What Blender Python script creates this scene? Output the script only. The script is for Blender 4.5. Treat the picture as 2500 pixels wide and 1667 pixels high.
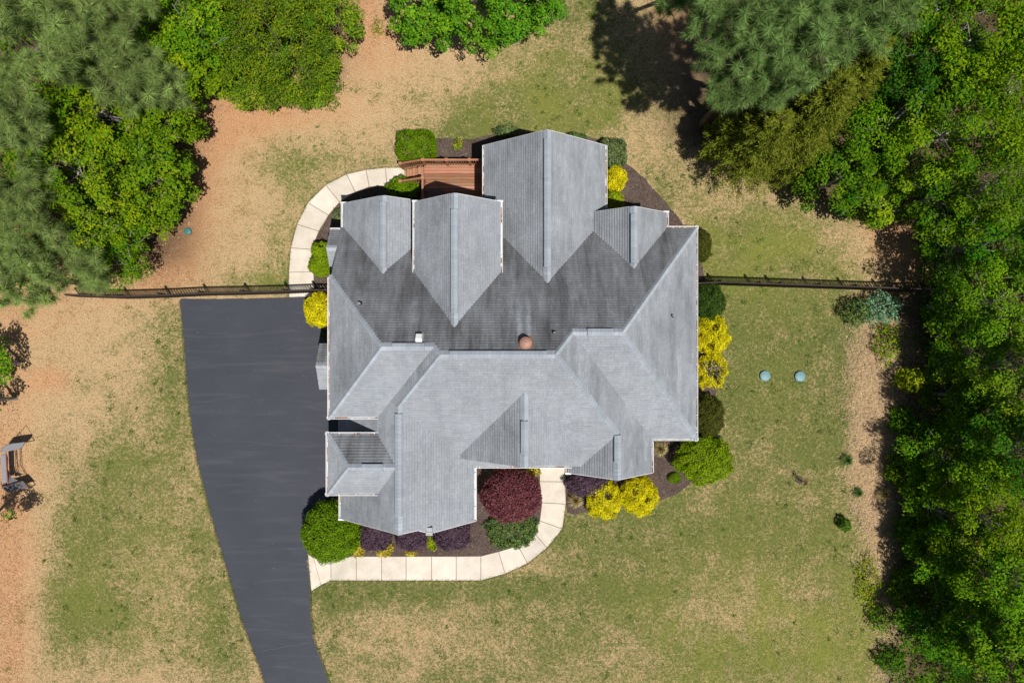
import bpy, bmesh, math, random
import numpy as np
from mathutils import Vector, Matrix

# ------------------------------------------------------------------ clear
for o in list(bpy.data.objects):
    bpy.data.objects.remove(o, do_unlink=True)
SC = bpy.context.scene
COL = SC.collection
random.seed(7)
RNG = np.random.default_rng(11)

# ------------------------------------------------------------------ camera, sky, sun, exposure
CAMH = 33.333                      # drone height in metres
cam = bpy.data.cameras.new("camera")
cam.lens = 24.0
cam.sensor_width = 36.0
cam.clip_end = 2000
cam_o = bpy.data.objects.new("camera", cam)
cam_o.location = (0, 0, CAMH)
COL.objects.link(cam_o)
SC.camera = cam_o

SUN_TO = Vector((0.245, -0.322, 1.0)).normalized()
SUN_EL = math.asin(SUN_TO.z)
SUN_ROT = math.atan2(SUN_TO.x, SUN_TO.y)
w = bpy.data.worlds.new("World")
SC.world = w
w.use_nodes = True
nt = w.node_tree
nt.nodes.clear()
sky = nt.nodes.new("ShaderNodeTexSky")
sky.sky_type = 'NISHITA'
sky.sun_disc = False
sky.sun_elevation = SUN_EL
sky.sun_rotation = SUN_ROT
bg = nt.nodes.new("ShaderNodeBackground")
bg.inputs[1].default_value = 0.05
wo = nt.nodes.new("ShaderNodeOutputWorld")
nt.links.new(sky.outputs[0], bg.inputs[0])
nt.links.new(bg.outputs[0], wo.inputs[0])

sl = bpy.data.lights.new("sun", 'SUN')
sl.energy = 5.0
sl.angle = math.radians(0.5)
sl.color = (1.0, 0.955, 0.89)
so = bpy.data.objects.new("sun", sl)
so.rotation_euler = (-SUN_TO).to_track_quat('-Z', 'Y').to_euler()
so.location = (20, -26, 80)
COL.objects.link(so)

SC.view_settings.view_transform = 'Standard'
SC.view_settings.look = 'None'
SC.view_settings.gamma = 1
SC.view_settings.exposure = 0.10
SC.view_settings.use_curve_mapping = False

# ------------------------------------------------------------------ measuring helpers
def G(u, v, z=0.0):
    """survey point: photo pixel (2500x1667) of something at height z -> world xyz"""
    k = 1 - z / CAMH
    return Vector(((u - 1250) / 50 * k, (833.5 - v) / 50 * k, z))

# ------------------------------------------------------------------ object helpers
def link(o, parent=None):
    COL.objects.link(o)
    if parent is not None:
        o.parent = parent
    return o

def tag(o, label=None, cat=None, group=None, kind=None):
    if label: o["label"] = label
    if cat: o["category"] = cat
    if group: o["group"] = group
    if kind: o["kind"] = kind
    return o

def empty(name, loc=(0, 0, 0), label=None, cat=None, group=None):
    o = bpy.data.objects.new(name, None)
    o.location = loc
    o.empty_display_size = 0.3
    COL.objects.link(o)
    return tag(o, label, cat, group)

class MB:
    """collects polygons, builds one mesh object"""
    def __init__(self):
        self.v = []; self.f = []; self.c = []
    def poly(self, pts, col=None):
        i = len(self.v)
        self.v += [tuple(p) for p in pts]
        self.f.append(tuple(range(i, i + len(pts))))
        self.c += [col or (1, 1, 1)] * len(pts)
    def box(self, x0, x1, y0, y1, z0, z1, M=None, col=None):
        P = [Vector((x, y, z)) for z in (z0, z1) for y in (y0, y1) for x in (x0, x1)]
        if M is not None: P = [M @ p for p in P]
        i = len(self.v)
        self.v += [tuple(p) for p in P]
        self.c += [col or (1, 1, 1)] * 8
        for q in ((0, 2, 3, 1), (4, 5, 7, 6), (0, 1, 5, 4), (2, 6, 7, 3), (0, 4, 6, 2), (1, 3, 7, 5)):
            self.f.append(tuple(i + k for k in q))
    def bar(self, a, b, wd, ht, up=(0, 0, 1), col=None):
        a = Vector(a); b = Vector(b); d = b - a; L = d.length
        x = d.normalized(); u = Vector(up)
        y = u.cross(x)
        if y.length < 1e-5: y = Vector((0, 1, 0)).cross(x)
        y.normalize(); z = x.cross(y)
        M = Matrix((x, y, z)).transposed().to_4x4(); M.translation = a
        self.box(0, L, -wd / 2, wd / 2, -ht / 2, ht / 2, M, col)
    def tube(self, pts, rad, n=6, col=None, cap=True):
        pts = [Vector(p) for p in pts]
        base = len(self.v)
        for i, p in enumerate(pts):
            d = (pts[min(i + 1, len(pts) - 1)] - pts[max(i - 1, 0)])
            d = d.normalized() if d.length > 1e-6 else Vector((0, 0, 1))
            a = d.orthogonal().normalized() if abs(d.z) > .9 else d.cross(Vector((0, 0, 1))).normalized()
            b = d.cross(a)
            r = rad[i] if hasattr(rad, '__len__') else rad
            for k in range(n):
                t = 2 * math.pi * k / n
                self.v.append(tuple(p + a * math.cos(t) * r + b * math.sin(t) * r))
                self.c.append(col or (1, 1, 1))
        for i in range(len(pts) - 1):
            for k in range(n):
                k2 = (k + 1) % n
                self.f.append((base + i * n + k, base + i * n + k2, base + (i + 1) * n + k2, base + (i + 1) * n + k))
        if cap:
            self.f.append(tuple(base + k for k in range(n))[::-1])
            self.f.append(tuple(base + (len(pts) - 1) * n + k for k in range(n)))
    def lathe(self, c, prof, n=24, col=None):
        base = len(self.v); c = Vector(c)
        for (r, z) in prof:
            for k in range(n):
                t = 2 * math.pi * k / n
                self.v.append((c.x + r * math.cos(t), c.y + r * math.sin(t), c.z + z)); self.c.append(col or (1, 1, 1))
        for i in range(len(prof) - 1):
            for k in range(n):
                k2 = (k + 1) % n
                self.f.append((base + i * n + k, base + i * n + k2, base + (i + 1) * n + k2, base + (i + 1) * n + k))
        self.f.append(tuple(base + (len(prof) - 1) * n + k for k in range(n)))
    def build(self, name, mat, parent=None, kind=None, tint=False, smooth=False, off=None):
        me = bpy.data.meshes.new(name)
        vv = self.v if off is None else [(a - off[0], b - off[1], c - off[2]) for a, b, c in self.v]
        me.from_pydata(vv, [], self.f)
        if tint:
            a = me.color_attributes.new("tint", 'FLOAT_COLOR', 'POINT')
            c = np.ones((len(self.v), 4), np.float32); c[:, :3] = np.array(self.c, np.float32)
            a.data.foreach_set("color", c.ravel())
        if smooth:
            for p in me.polygons: p.use_smooth = True
        me.materials.append(mat)
        o = bpy.data.objects.new(name, me)
        link(o, parent)
        if kind: o["kind"] = kind
        return o

def np_obj(name, V, k, col, mat, parent=None, kind=None):
    """V: (m*k,3) array, m loose faces of k corners each; col: (m,3) colour per face"""
    n = len(V); m = n // k
    me = bpy.data.meshes.new(name)
    me.vertices.add(n)
    me.vertices.foreach_set("co", np.ascontiguousarray(V, np.float32).ravel())
    me.loops.add(n)
    me.loops.foreach_set("vertex_index", np.arange(n, dtype=np.int32))
    me.polygons.add(m)
    me.polygons.foreach_set("loop_start", np.arange(0, n, k, dtype=np.int32))
    if col is not None:
        a = me.color_attributes.new("tint", 'FLOAT_COLOR', 'POINT')
        c = np.ones((n, 4), np.float32); c[:, :3] = np.repeat(col, k, axis=0)
        a.data.foreach_set("color", c.ravel())
    me.update(calc_edges=True)
    me.materials.append(mat)
    o = bpy.data.objects.new(name, me)
    link(o, parent)
    if kind: o["kind"] = kind
    return o

# ------------------------------------------------------------------ materials
class NT:
    def __init__(self, name):
        self.m = bpy.data.materials.new(name); self.m.use_nodes = True
        self.t = self.m.node_tree; self.t.nodes.clear()
        self.out = self.n("ShaderNodeOutputMaterial")
    def n(self, ty, **kw):
        nd = self.t.nodes.new(ty)
        for k, v in kw.items(): setattr(nd, k, v)
        return nd
    def l(self, a, b): self.t.links.new(a, b)
    def coord(self, kind="Object"):
        return self.n("ShaderNodeTexCoord").outputs[kind]
    def pos(self): return self.n("ShaderNodeNewGeometry").outputs["Position"]
    def noise(self, vec, scale, detail=4, rough=.6, dist=0.0):
        nd = self.n("ShaderNodeTexNoise"); nd.inputs["Scale"].default_value = scale
        nd.inputs["Detail"].default_value = detail; nd.inputs["Roughness"].default_value = rough
        nd.inputs["Distortion"].default_value = dist
        if vec is not None: self.l(vec, nd.inputs["Vector"])
        return nd.outputs["Fac"]
    def mapping(self, vec, scale=(1, 1, 1), rot=(0, 0, 0), loc=(0, 0, 0)):
        nd = self.n("ShaderNodeMapping"); nd.inputs["Scale"].default_value = scale
        nd.inputs["Rotation"].default_value = rot; nd.inputs["Location"].default_value = loc
        self.l(vec, nd.inputs["Vector"]); return nd.outputs[0]
    def rng(self, f, a, b, c=0., d=1.):
        nd = self.n("ShaderNodeMapRange"); nd.inputs[1].default_value = a; nd.inputs[2].default_value = b
        nd.inputs[3].default_value = c; nd.inputs[4].default_value = d
        self.l(f, nd.inputs[0]); return nd.outputs[0]
    def math(self, op, a, b=None):
        nd = self.n("ShaderNodeMath", operation=op)
        for i, x in enumerate((a, b)):
            if x is None: continue
            if isinstance(x, (int, float)): nd.inputs[i].default_value = x
            else: self.l(x, nd.inputs[i])
        return nd.outputs[0]
    def mix(self, f, a, b, blend='MIX'):
        nd = self.n("ShaderNodeMix", data_type='RGBA', blend_type=blend)
        for i, x in ((0, f), (6, a), (7, b)):
            if isinstance(x, (int, float)): nd.inputs[i].default_value = x
            elif isinstance(x, tuple): nd.inputs[i].default_value = (*x, 1)
            else: self.l(x, nd.inputs[i])
        return nd.outputs[2]
    def attr(self, name, out="Color"):
        return self.n("ShaderNodeAttribute", attribute_name=name).outputs[out]
    def bump(self, h, s=.3, d=.02):
        nd = self.n("ShaderNodeBump"); nd.inputs["Strength"].default_value = s; nd.inputs["Distance"].default_value = d
        self.l(h, nd.inputs["Height"]); return nd.outputs[0]
    def bsdf(self, col, rough=.8, normal=None, spec=.3, metal=0.):
        b = self.n("ShaderNodeBsdfPrincipled")
        if isinstance(col, tuple): b.inputs["Base Color"].default_value = (*col, 1)
        else: self.l(col, b.inputs["Base Color"])
        if isinstance(rough, (int, float)): b.inputs["Roughness"].default_value = rough
        else: self.l(rough, b.inputs["Roughness"])
        b.inputs["Specular IOR Level"].default_value = spec
        b.inputs["Metallic"].default_value = metal
        if normal is not None: self.l(normal, b.inputs["Normal"])
        self.l(b.outputs[0], self.out.inputs[0])
        return b

def simple(name, col, rough=.7, var=.12, scale=6, spec=.3, metal=0., bump=0.):
    n = NT(name); c = n.coord()
    f = n.noise(c, scale, 5)
    lo = tuple(x * (1 - var) for x in col); hi = tuple(min(1, x * (1 + var)) for x in col)
    k = n.mix(n.rng(f, .3, .7), lo, hi)
    nm = n.bump(n.noise(c, scale * 8, 3), bump, .01) if bump else None
    n.bsdf(k, rough, nm, spec, metal)
    return n.m

def tinted(name, rough=.75, grain=0., spec=.3):
    n = NT(name); a = n.attr("tint")
    k = a
    if grain:
        f = n.noise(n.coord(), 40, 3)
        k = n.mix(1.0, a, n.mix(n.rng(f, .3, .7), (1 - grain,) * 3, (1 + grain,) * 3), 'MULTIPLY')
    n.bsdf(k, rough, None, spec)
    return n.m

def leaf_mat(name, rough=.8, trans=.30, spec=.06):
    n = NT(name); a = n.attr("tint")
    b = n.n("ShaderNodeBsdfPrincipled"); n.l(a, b.inputs["Base Color"])
    b.inputs["Roughness"].default_value = rough; b.inputs["Specular IOR Level"].default_value = spec
    t = n.n("ShaderNodeBsdfTranslucent"); n.l(n.mix(1.0, a, (1.0, 1.25, .5), 'MULTIPLY'), t.inputs[0])
    mx = n.n("ShaderNodeMixShader"); mx.inputs[0].default_value = trans
    n.l(b.outputs[0], mx.inputs[1]); n.l(t.outputs[0], mx.inputs[2]); n.l(mx.outputs[0], n.out.inputs[0])
    return n.m

def shingle_mat(name, stain_shade):
    n = NT(name)
    p = n.pos(); tint = n.attr("tint")
    g = n.noise(p, 55, 3, .7)
    g2 = n.noise(p, 1.1, 5, .6)
    base = n.mix(n.rng(g2, .3, .7), (.258, .280, .308), (.312, .335, .364))
    base = n.mix(1.0, base, tint, 'MULTIPLY')
    base = n.mix(1.0, base, n.mix(n.rng(g, .25, .75), (.82,) * 3, (1.16,) * 3), 'MULTIPLY')
    if stain_shade > 0:
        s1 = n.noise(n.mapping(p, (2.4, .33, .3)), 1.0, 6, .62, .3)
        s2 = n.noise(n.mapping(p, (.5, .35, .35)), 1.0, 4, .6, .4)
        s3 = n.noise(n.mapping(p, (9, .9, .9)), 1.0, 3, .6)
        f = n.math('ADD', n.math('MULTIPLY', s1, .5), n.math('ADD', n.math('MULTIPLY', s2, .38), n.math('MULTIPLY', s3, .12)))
        if stain_shade > .7:
            f = n.rng(f, .36, .62, .36, 1.0)
            # zinc-washed streaks running down from the round vent
            sp = n.n("ShaderNodeSeparateXYZ"); n.l(p, sp.inputs[0])
            wv = n.math('MULTIPLY', n.math('SUBTRACT', n.noise(n.mapping(p, (.5, 1.6, 0)), 1.0, 2), .5), .30)
            xx = n.math('ADD', sp.outputs[0], wv)
            d1 = n.rng(n.math('ABSOLUTE', n.math('SUBTRACT', xx, .30)), .03, .16, 1, 0)
            d2 = n.rng(n.math('ABSOLUTE', n.math('SUBTRACT', xx, .66)), .02, .13, 1, 0)
            dd = n.math('MAXIMUM', d1, d2)
            yy = n.math('MULTIPLY', n.rng(sp.outputs[1], .05, .2), n.rng(sp.outputs[1], .9, 2.0, 1, 0))
            cl = n.math('MULTIPLY', n.math('MULTIPLY', dd, yy), .75)
            f = n.math('MULTIPLY', f, n.math('SUBTRACT', 1, cl))
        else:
            f = n.math('MULTIPLY', n.rng(f, .40, .68, 0, 1), stain_shade)
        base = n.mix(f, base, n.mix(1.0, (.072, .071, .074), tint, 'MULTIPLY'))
    n.bsdf(base, .92, n.bump(g, .35, .006), .15)
    return n.m

M = {}
M['shingle'] = shingle_mat("asphalt_shingle", .25)
M['shingle_ew'] = shingle_mat("asphalt_shingle_smudged_shaded", .62)  # visible smudges plus painted shade, darkening the east and west slopes
M['shingle_cap'] = shingle_mat("ridge_cap_shingle", 0)
M['shingle_n'] = shingle_mat("asphalt_shingle_algae", .95)
M['deck_sheet'] = simple("roof_underlay", (.10, .10, .105), .9)
M['white'] = simple("white_aluminium", (.74, .74, .74), .45, .05, 3)
M['siding'] = simple("pale_siding", (.55, .53, .49), .7, .06, 2)
M['glass'] = simple("window_glass", (.03, .035, .04), .08, .1, 1, .6)
M['door'] = simple("painted_door", (.72, .71, .69), .5, .04, 3)
M['soffit'] = simple("soffit_white", (.72, .72, .71), .6, .04, 3)
M['copper'] = simple("pinkish_brown_metal", (.36, .205, .155), .42, .10, 5, .5)
M['black'] = simple("black_rubber", (.018, .018, .02), .6, .15, 10)
M['pvc'] = simple("white_pipe", (.72, .72, .70), .5, .06, 10)
M['tint'] = tinted("tinted_surface")
M['leaf'] = leaf_mat("leaf")
M['waxy'] = leaf_mat("waxy_leaf", .65, .22, .10)
M['needle'] = leaf_mat("needle", .8, .28, .05)
M['bark'] = simple("bark", (.14, .105, .08), .9, .3, 9, .1, 0, .5)
M['palebark'] = simple("pale_bark", (.27, .25, .23), .85, .25, 9, .15, 0, .3)
M['fence'] = simple("weathered_fence_wood", (.055, .041, .034), .85, .28, 5, .2, 0, .3)
M['green_lid'] = simple("green_plastic_lid", (.045, .17, .165), .5, .14, 5, .4)
M['green_lid_pale'] = simple("faded_green_plastic_lid", (.13, .26, .285), .5, .12, 5, .4)

def wood_mat():
    n = NT("stained_deck_wood"); c = n.pos(); a = n.attr("tint")
    f = n.noise(n.mapping(c, (1.2, 22, 22)), 1.0, 5, .65, .4)
    f2 = n.noise(c, 2.2, 4)
    k = n.mix(n.rng(f, .3, .7), (.255, .108, .058), (.41, .19, .105))
    k = n.mix(n.rng(f2, .45, .75, 0, .5), k, (.30, .20, .145))
    k = n.mix(1.0, k, a, 'MULTIPLY')
    n.bsdf(k, .7, n.bump(f, .25, .004), .3)
    return n.m
M['wood'] = wood_mat()

def concrete_mat():
    n = NT("broom_concrete"); p = n.pos(); a = n.attr("tint")
    f = n.noise(p, 1.7, 6, .65); g = n.noise(p, 60, 3, .7); h = n.noise(p, 9, 5, .7)
    k = n.mix(n.rng(f, .3, .7), (.55, .49, .41), (.68, .62, .535))
    k = n.mix(n.rng(h, .55, .78, 0, .45), k, (.40, .345, .28))
    k = n.mix(n.rng(n.noise(p, .8, 4, .6, .5), .5, .72, 0, .5), k, (.47, .43, .36))
    k = n.mix(1.0, k, n.mix(n.rng(g, .25, .75), (.92,) * 3, (1.06,) * 3), 'MULTIPLY')
    k = n.mix(1.0, k, a, 'MULTIPLY')
    n.bsdf(k, .85, n.bump(g, .2, .004), .2)
    return n.m
M['concrete'] = concrete_mat()

def asphalt_mat():
    n = NT("sealed_asphalt"); p = n.pos()
    f = n.noise(p, .35, 5, .6)
    arcs = n.noise(n.mapping(p, (.25, 2.6, 1), (0, 0, math.radians(-8))), 1.0, 5, .6, 1.2)
    g = n.noise(p, 45, 3, .7)
    k = n.mix(n.rng(f, .3, .7), (.035, .039, .051), (.046, .050, .064))
    k = n.mix(n.rng(arcs, .52, .72, 0, .55), k, (.070, .074, .088))
    k = n.mix(n.rng(arcs, .42, .25, 0, .5), k, (.036, .040, .050))
    sp = n.noise(p, 14, 2, .4)
    k = n.mix(n.rng(sp, .745, .78, 0, .6), k, (.22, .21, .20))
    k = n.mix(1.0, k, n.mix(n.rng(g, .25, .75), (.86,) * 3, (1.12,) * 3), 'MULTIPLY')
    n.bsdf(k, .72, n.bump(g, .3, .006), .3)
    return n.m
M['asphalt'] = asphalt_mat()

def mulch_mat():
    n = NT("bark_mulch"); p = n.pos()
    f = n.noise(p, 1.3, 5); g = n.noise(p, 26, 4, .75)
    k = n.mix(n.rng(f, .3, .7), (.062, .043, .036), (.115, .085, .07))
    k = n.mix(1.0, k, n.mix(n.rng(g, .3, .7), (.55,) * 3, (1.5,) * 3), 'MULTIPLY')
    n.bsdf(k, .95, n.bump(g, .8, .03), .1)
    return n.m
M['mulch'] = mulch_mat()

DGRN = (.052, .094, .016); GRN = (.114, .144, .026); GRN2 = (.162, .198, .022)
def lawn_mat():
    n = NT("dormant_lawn"); p = n.pos()
    ga = n.attr("grass", "Fac"); so_ = n.attr("soil", "Fac"); li = n.attr("lime", "Fac"); wo_ = n.attr("woods", "Fac")
    n1 = n.noise(p, .5, 3, .55, .4); n2 = n.noise(p, 1.5, 3, .6, .5); n3 = n.noise(p, 6.6, 3, .7, .3); n4 = n.noise(p, 24, 3, .8); n5 = n.noise(p, 17, 3, .75)
    v = n.math('ADD', n.math('MULTIPLY', n1, .15), n.math('ADD', n.math('MULTIPLY', n2, .17), n.math('ADD', n.math('MULTIPLY', n3, .29), n.math('MULTIPLY', n5, .39))))
    # threshold moves with the mown / watered areas
    th = n.math('SUBTRACT', .617, n.math('MULTIPLY', ga, .195))
    f = n.rng(n.math('SUBTRACT', v, th), -.055, .065)
    tan = n.mix(n.rng(n4, .3, .7), (.29, .190, .095), (.64, .455, .255))
    tan = n.mix(n.rng(n2, .35, .65, 0, .5), tan, (.47, .335, .185))
    soil = n.mix(n.rng(n4, .3, .7), (.37, .195, .095), (.60, .345, .185))
    dry = n.mix(n.rng(n.math('ADD', so_, n.math('MULTIPLY', n.math('SUBTRACT', n2, .5), .9)), .15, .75), tan, soil)
    gr = n.mix(n.rng(n3, .36, .62), GRN, DGRN)
    gr = n.mix(n.math('MULTIPLY', n.rng(n1, .35, .65, .25, 1), li), gr, GRN2)
    gr = n.mix(n.rng(n4, .5, .8, 0, .5), gr, (.26, .235, .10))
    k = n.mix(n.math('MULTIPLY', f, .90), dry, gr)
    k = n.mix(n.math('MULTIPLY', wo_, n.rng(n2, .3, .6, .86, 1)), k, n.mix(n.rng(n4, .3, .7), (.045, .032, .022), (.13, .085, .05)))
    k = n.mix(1.0, k, n.mix(n.rng(n4, .28, .72), (.52,) * 3, (1.26,) * 3), 'MULTIPLY')
    n.bsdf(k, .95, n.bump(n.math('ADD', n3, n4), .6, .03), .1)
    return n.m
M['lawn'] = lawn_mat()

# ------------------------------------------------------------------ lawn fields (where it is green, bare or lush)
GREEN = [  # u, v, ru, rv, amount
    (1390, 240, 130, 75, .62), (1200, 290, 110, 50, .38), (1320, 290, 170, 40, .36), (1430, 25, 55, 35, .50), (1350, 60, 90, 50, .18),
    (1450, 150, 120, 90, .16), (700, 390, 50, 45, .25), (740, 470, 55, 70, .34), (700, 620, 60, 60, .30), (660, 690, 90, 22, .40),
    (905, 225, 28, 18, .25), (1010, 235, 25, 25, .15), (860, 320, 40, 30, .1), (880, 400, 120, 22, .34), (1120, 330, 60, 25, .4),
    (1600, 480, 60, 60, .28), (1780, 610, 80, 60, .52), (1900, 640, 110, 40, .40), (1960, 500, 60, 60, .28), (1830, 560, 70, 60, .30),
    (1660, 380, 60, 60, .10), (2060, 640, 60, 40, .10), (1680, 430, 50, 60, .1),
    (1850, 760, 140, 60, .36), (1900, 900, 170, 130, .36), (1850, 990, 110, 70, .20), (1990, 1000, 60, 90, .34), (1870, 1100, 120, 80, .22),
    (1960, 830, 80, 60, .24), (2040, 760, 50, 120, .22), (2050, 1000, 30, 200, .22), (1800, 720, 60, 30, .2),
    (1700, 1300, 260, 110, .20), (1560, 1290, 160, 40, .34), (1420, 1400, 150, 100, .16), (1300, 1480, 160, 60, .18), (1100, 1440, 380, 22, .40),
    (1900, 1500, 260, 130, .20), (2100, 1400, 60, 180, .30), (1850, 1620, 160, 60, .28), (1250, 1640, 120, 70, .16), (1050, 1620, 90, 60, .12),
    (900, 1460, 110, 30, .30), (820, 1560, 30, 120, .24), (1600, 1570, 250, 90, .12), (1950, 1300, 100, 70, .22), (1480, 1310, 70, 30, .2),
    (250, 1180, 80, 60, .30), (220, 1290, 120, 55, .32), (320, 1120, 90, 60, .22), (150, 1480, 90, 80, .34), (230, 1540, 120, 60, .26),
    (320, 1500, 60, 40, .30), (500, 1560, 80, 60, .28), (490, 1310, 40, 30, .30), (400, 1250, 110, 120, .18), (420, 880, 28, 60, .42),
    (400, 790, 45, 50, .24), (430, 1000, 30, 90, .28), (380, 1020, 100, 80, .14), (240, 1390, 80, 60, .22), (430, 1430, 90, 60, .14),
    (300, 930, 80, 60, .06), (520, 1420, 40, 90, .2), (560, 1600, 40, 60, .26),
]
DRY = [(900, 1470, 60, 30, .0), (1300, 1400, 110, 60, .16), (2130, 900, 55, 130, .5), (2130, 1130, 50, 120, .5), (2140, 1330, 30, 120, .35),
       (2090, 640, 60, 40, .2), (1550, 330, 90, 60, .22), (1000, 200, 160, 90, .14), (380, 1480, 60, 70, .22), (150, 950, 130, 150, .1),
       (60, 1400, 40, 300, .28), (1780, 1480, 120, 70, .16), (1080, 1540, 120, 50, .14), (1850, 1060, 90, 35, .18), (1820, 620, 40, 22, .22)]
SOILS = [(520, 290, 90, 60, .8), (470, 420, 45, 110, .75), (420, 590, 45, 60, .75), (860, 40, 90, 90, .7), (700, 270, 160, 40, .55),
         (350, 690, 110, 40, .5), (15, 1350, 60, 420, .75), (110, 760, 130, 60, .35), (125, 925, 40, 25, .7), (2160, 530, 50, 50, .65),
         (2190, 620, 40, 50, .6), (1640, 60, 60, 90, .5), (2120, 1230, 50, 60, .25), (560, 480, 120, 130, .22), (960, 130, 120, 60, .25)]
LIME = [(1400, 240, 190, 110, 1.3), (1850, 620, 260, 90, 1.4), (1900, 960, 60, 120, .3), (1950, 1500, 260, 200, .8), (2120, 1450, 60, 160, .9),
        (350, 1250, 160, 220, .5), (700, 650, 120, 90, .9), (720, 440, 90, 120, .6), (250, 1500, 200, 120, .5), (1850, 1600, 220, 120, .8)]
def fields(x, y):
    u = x * 50 + 1250; v = 833.5 - y * 50
    def acc(L):
        a = np.zeros_like(u)
        for (cu, cv, ru, rv, am) in L:
            a += am * np.exp(-.5 * (((u - cu) / ru) ** 2 + ((v - cv) / rv) ** 2))
        return a
    base = np.full_like(u, .36)
    base += .22 / (1 + np.exp(-(v - 740) / 60)) * (1 / (1 + np.exp(-(u - 700) / 60)))
    base += .12 / (1 + np.exp(-(v - 1050) / 80)) * (1 / (1 + np.exp((u - 640) / 30)))
    base += .08 / (1 + np.exp(-(u - 1000) / 60)) * (1 / (1 + np.exp((v - 700) / 30)))
    g = base + .95 * acc(GREEN) - 1.0 * acc(DRY)
    s = acc(SOILS)
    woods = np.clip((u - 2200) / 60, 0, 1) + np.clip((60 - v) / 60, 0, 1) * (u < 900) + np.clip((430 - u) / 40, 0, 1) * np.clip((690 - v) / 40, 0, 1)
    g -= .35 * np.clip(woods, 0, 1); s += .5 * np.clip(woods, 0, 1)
    g -= .3 * np.clip(s, 0, 1)
    return np.clip(g, 0, 1), np.clip(s, 0, 1), np.clip(.6 * acc(LIME), 0, 1)

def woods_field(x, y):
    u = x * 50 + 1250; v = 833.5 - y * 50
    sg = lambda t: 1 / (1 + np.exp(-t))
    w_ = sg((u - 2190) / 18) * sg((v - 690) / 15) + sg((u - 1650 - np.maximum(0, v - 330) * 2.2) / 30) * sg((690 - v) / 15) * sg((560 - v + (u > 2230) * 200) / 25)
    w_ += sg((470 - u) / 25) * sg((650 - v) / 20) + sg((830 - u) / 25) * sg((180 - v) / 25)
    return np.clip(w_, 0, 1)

# ------------------------------------------------------------------ the ground
def build_ground():
    nx, ny = 300, 220
    xs = np.linspace(-37.5, 37.5, nx); ys = np.linspace(-27.5, 27.5, ny)
    xs = np.concatenate(([-900, -300, -90], xs, [90, 300, 900])); ys = np.concatenate(([-900, -300, -90], ys, [90, 300, 900]))
    X, Y = np.meshgrid(xs, ys)
    V = np.stack([X.ravel(), Y.ravel(), np.zeros(X.size)], 1)
    n1, n2 = len(xs), len(ys)
    i = np.arange(n1 - 1)[None, :] + n1 * np.arange(n2 - 1)[:, None]
    F = np.stack([i, i + 1, i + 1 + n1, i + n1], -1).reshape(-1, 4)
    me = bpy.data.meshes.new("lawn")
    me.vertices.add(len(V)); me.vertices.foreach_set("co", V.astype(np.float32).ravel())
    me.loops.add(F.size); me.loops.foreach_set("vertex_index", F.astype(np.int32).ravel())
    me.polygons.add(len(F)); me.polygons.foreach_set("loop_start", np.arange(0, F.size, 4, dtype=np.int32))
    g, s, l = fields(V[:, 0], V[:, 1])
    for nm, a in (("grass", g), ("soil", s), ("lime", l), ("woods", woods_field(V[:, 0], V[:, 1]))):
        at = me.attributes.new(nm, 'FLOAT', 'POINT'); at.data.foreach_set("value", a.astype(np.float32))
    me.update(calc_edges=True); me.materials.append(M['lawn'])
    o = bpy.data.objects.new("lawn", me); link(o)
    tag(o, "patchy tan and green lawn around the grey roofed house", None, None, 'structure')
build_ground()

def inside(poly, x, y):
    """vectorised point in polygon"""
    r = np.zeros(len(x), bool); n = len(poly)
    for i in range(n):
        x0, y0 = poly[i][:2]; x1, y1 = poly[(i + 1) % n][:2]
        c = ((y0 > y) != (y1 > y)) & (x < (x1 - x0) * (y - y0) / ((y1 - y0) if y1 != y0 else 1e-9) + x0)
        r ^= c
    return r

# driveway
def densify(pts, step=.35, wob=.02, seed=1):
    r = random.Random(seed); out = []
    for i in range(len(pts)):
        a = Vector(pts[i]); b = Vector(pts[(i + 1) % len(pts)]); n = max(1, int((b - a).length / step))
        for k in range(n):
            p = a.lerp(b, k / n)
            out.append(Vector((p.x + r.uniform(-wob, wob), p.y + r.uniform(-wob, wob), p.z)))
    return out
def slab_poly(pts, z0, z1, m=None):
    m = m or MB(); n = len(pts)
    m.poly([(p[0], p[1], z1) for p in pts])
    for i in range(n):
        a, b = pts[i], pts[(i + 1) % n]
        m.poly([(a[0], a[1], z1), (a[0], a[1], z0), (b[0], b[1], z0), (b[0], b[1], z1)])
    return m
def ccw(pts):
    A = sum(pts[i][0] * pts[(i + 1) % len(pts)][1] - pts[(i + 1) % len(pts)][0] * pts[i][1] for i in range(len(pts)))
    return pts if A > 0 else pts[::-1]
DRIVE_PX = [(443, 729), (438, 736), (443, 776), (448.5, 833), (455, 925), (463, 1009), (470, 1060), (480, 1120), (497.5, 1189), (515, 1258), (536, 1331),
            (562, 1419), (589, 1511), (612, 1572), (631, 1622), (647, 1670), (700, 1830), (880, 1830), (808, 1672), (788, 1614), (769, 1561),
            (761, 1503), (759, 1442), (753, 1350), (746, 1300), (770, 1250), (815, 1225), (884, 1210), (884, 905), (884, 800), (786, 798), (781, 724.5), (765, 724),
            (700, 726), (600, 729), (505, 730)]
DRIVE = ccw([G(u, v) for u, v in DRIVE_PX])
o = slab_poly(densify(DRIVE, .3, .018, 3), -.05, .024).build("driveway", M['asphalt'])
tag(o, "dark sealed asphalt driveway sweeping past the left side of the house", None, None, 'structure')
# repaired joint across the lower drive
m = MB(); r = random.Random(4); prev = None
for i in range(25):
    t = i / 24; p = G(640 + 118 * t, 1588 - 22 * t + r.uniform(-1.5, 1.5))
    if prev is not None:
        m.poly([(prev.x, prev.y - .008, .0285), (p.x, p.y - .008, .0285), (p.x, p.y + .008, .0285), (prev.x, prev.y + .008, .0285)], (.095, .095, .10))
    prev = p
o = m.build("crack_seam", M['tint'], bpy.data.objects["driveway"], None, True)

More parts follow.
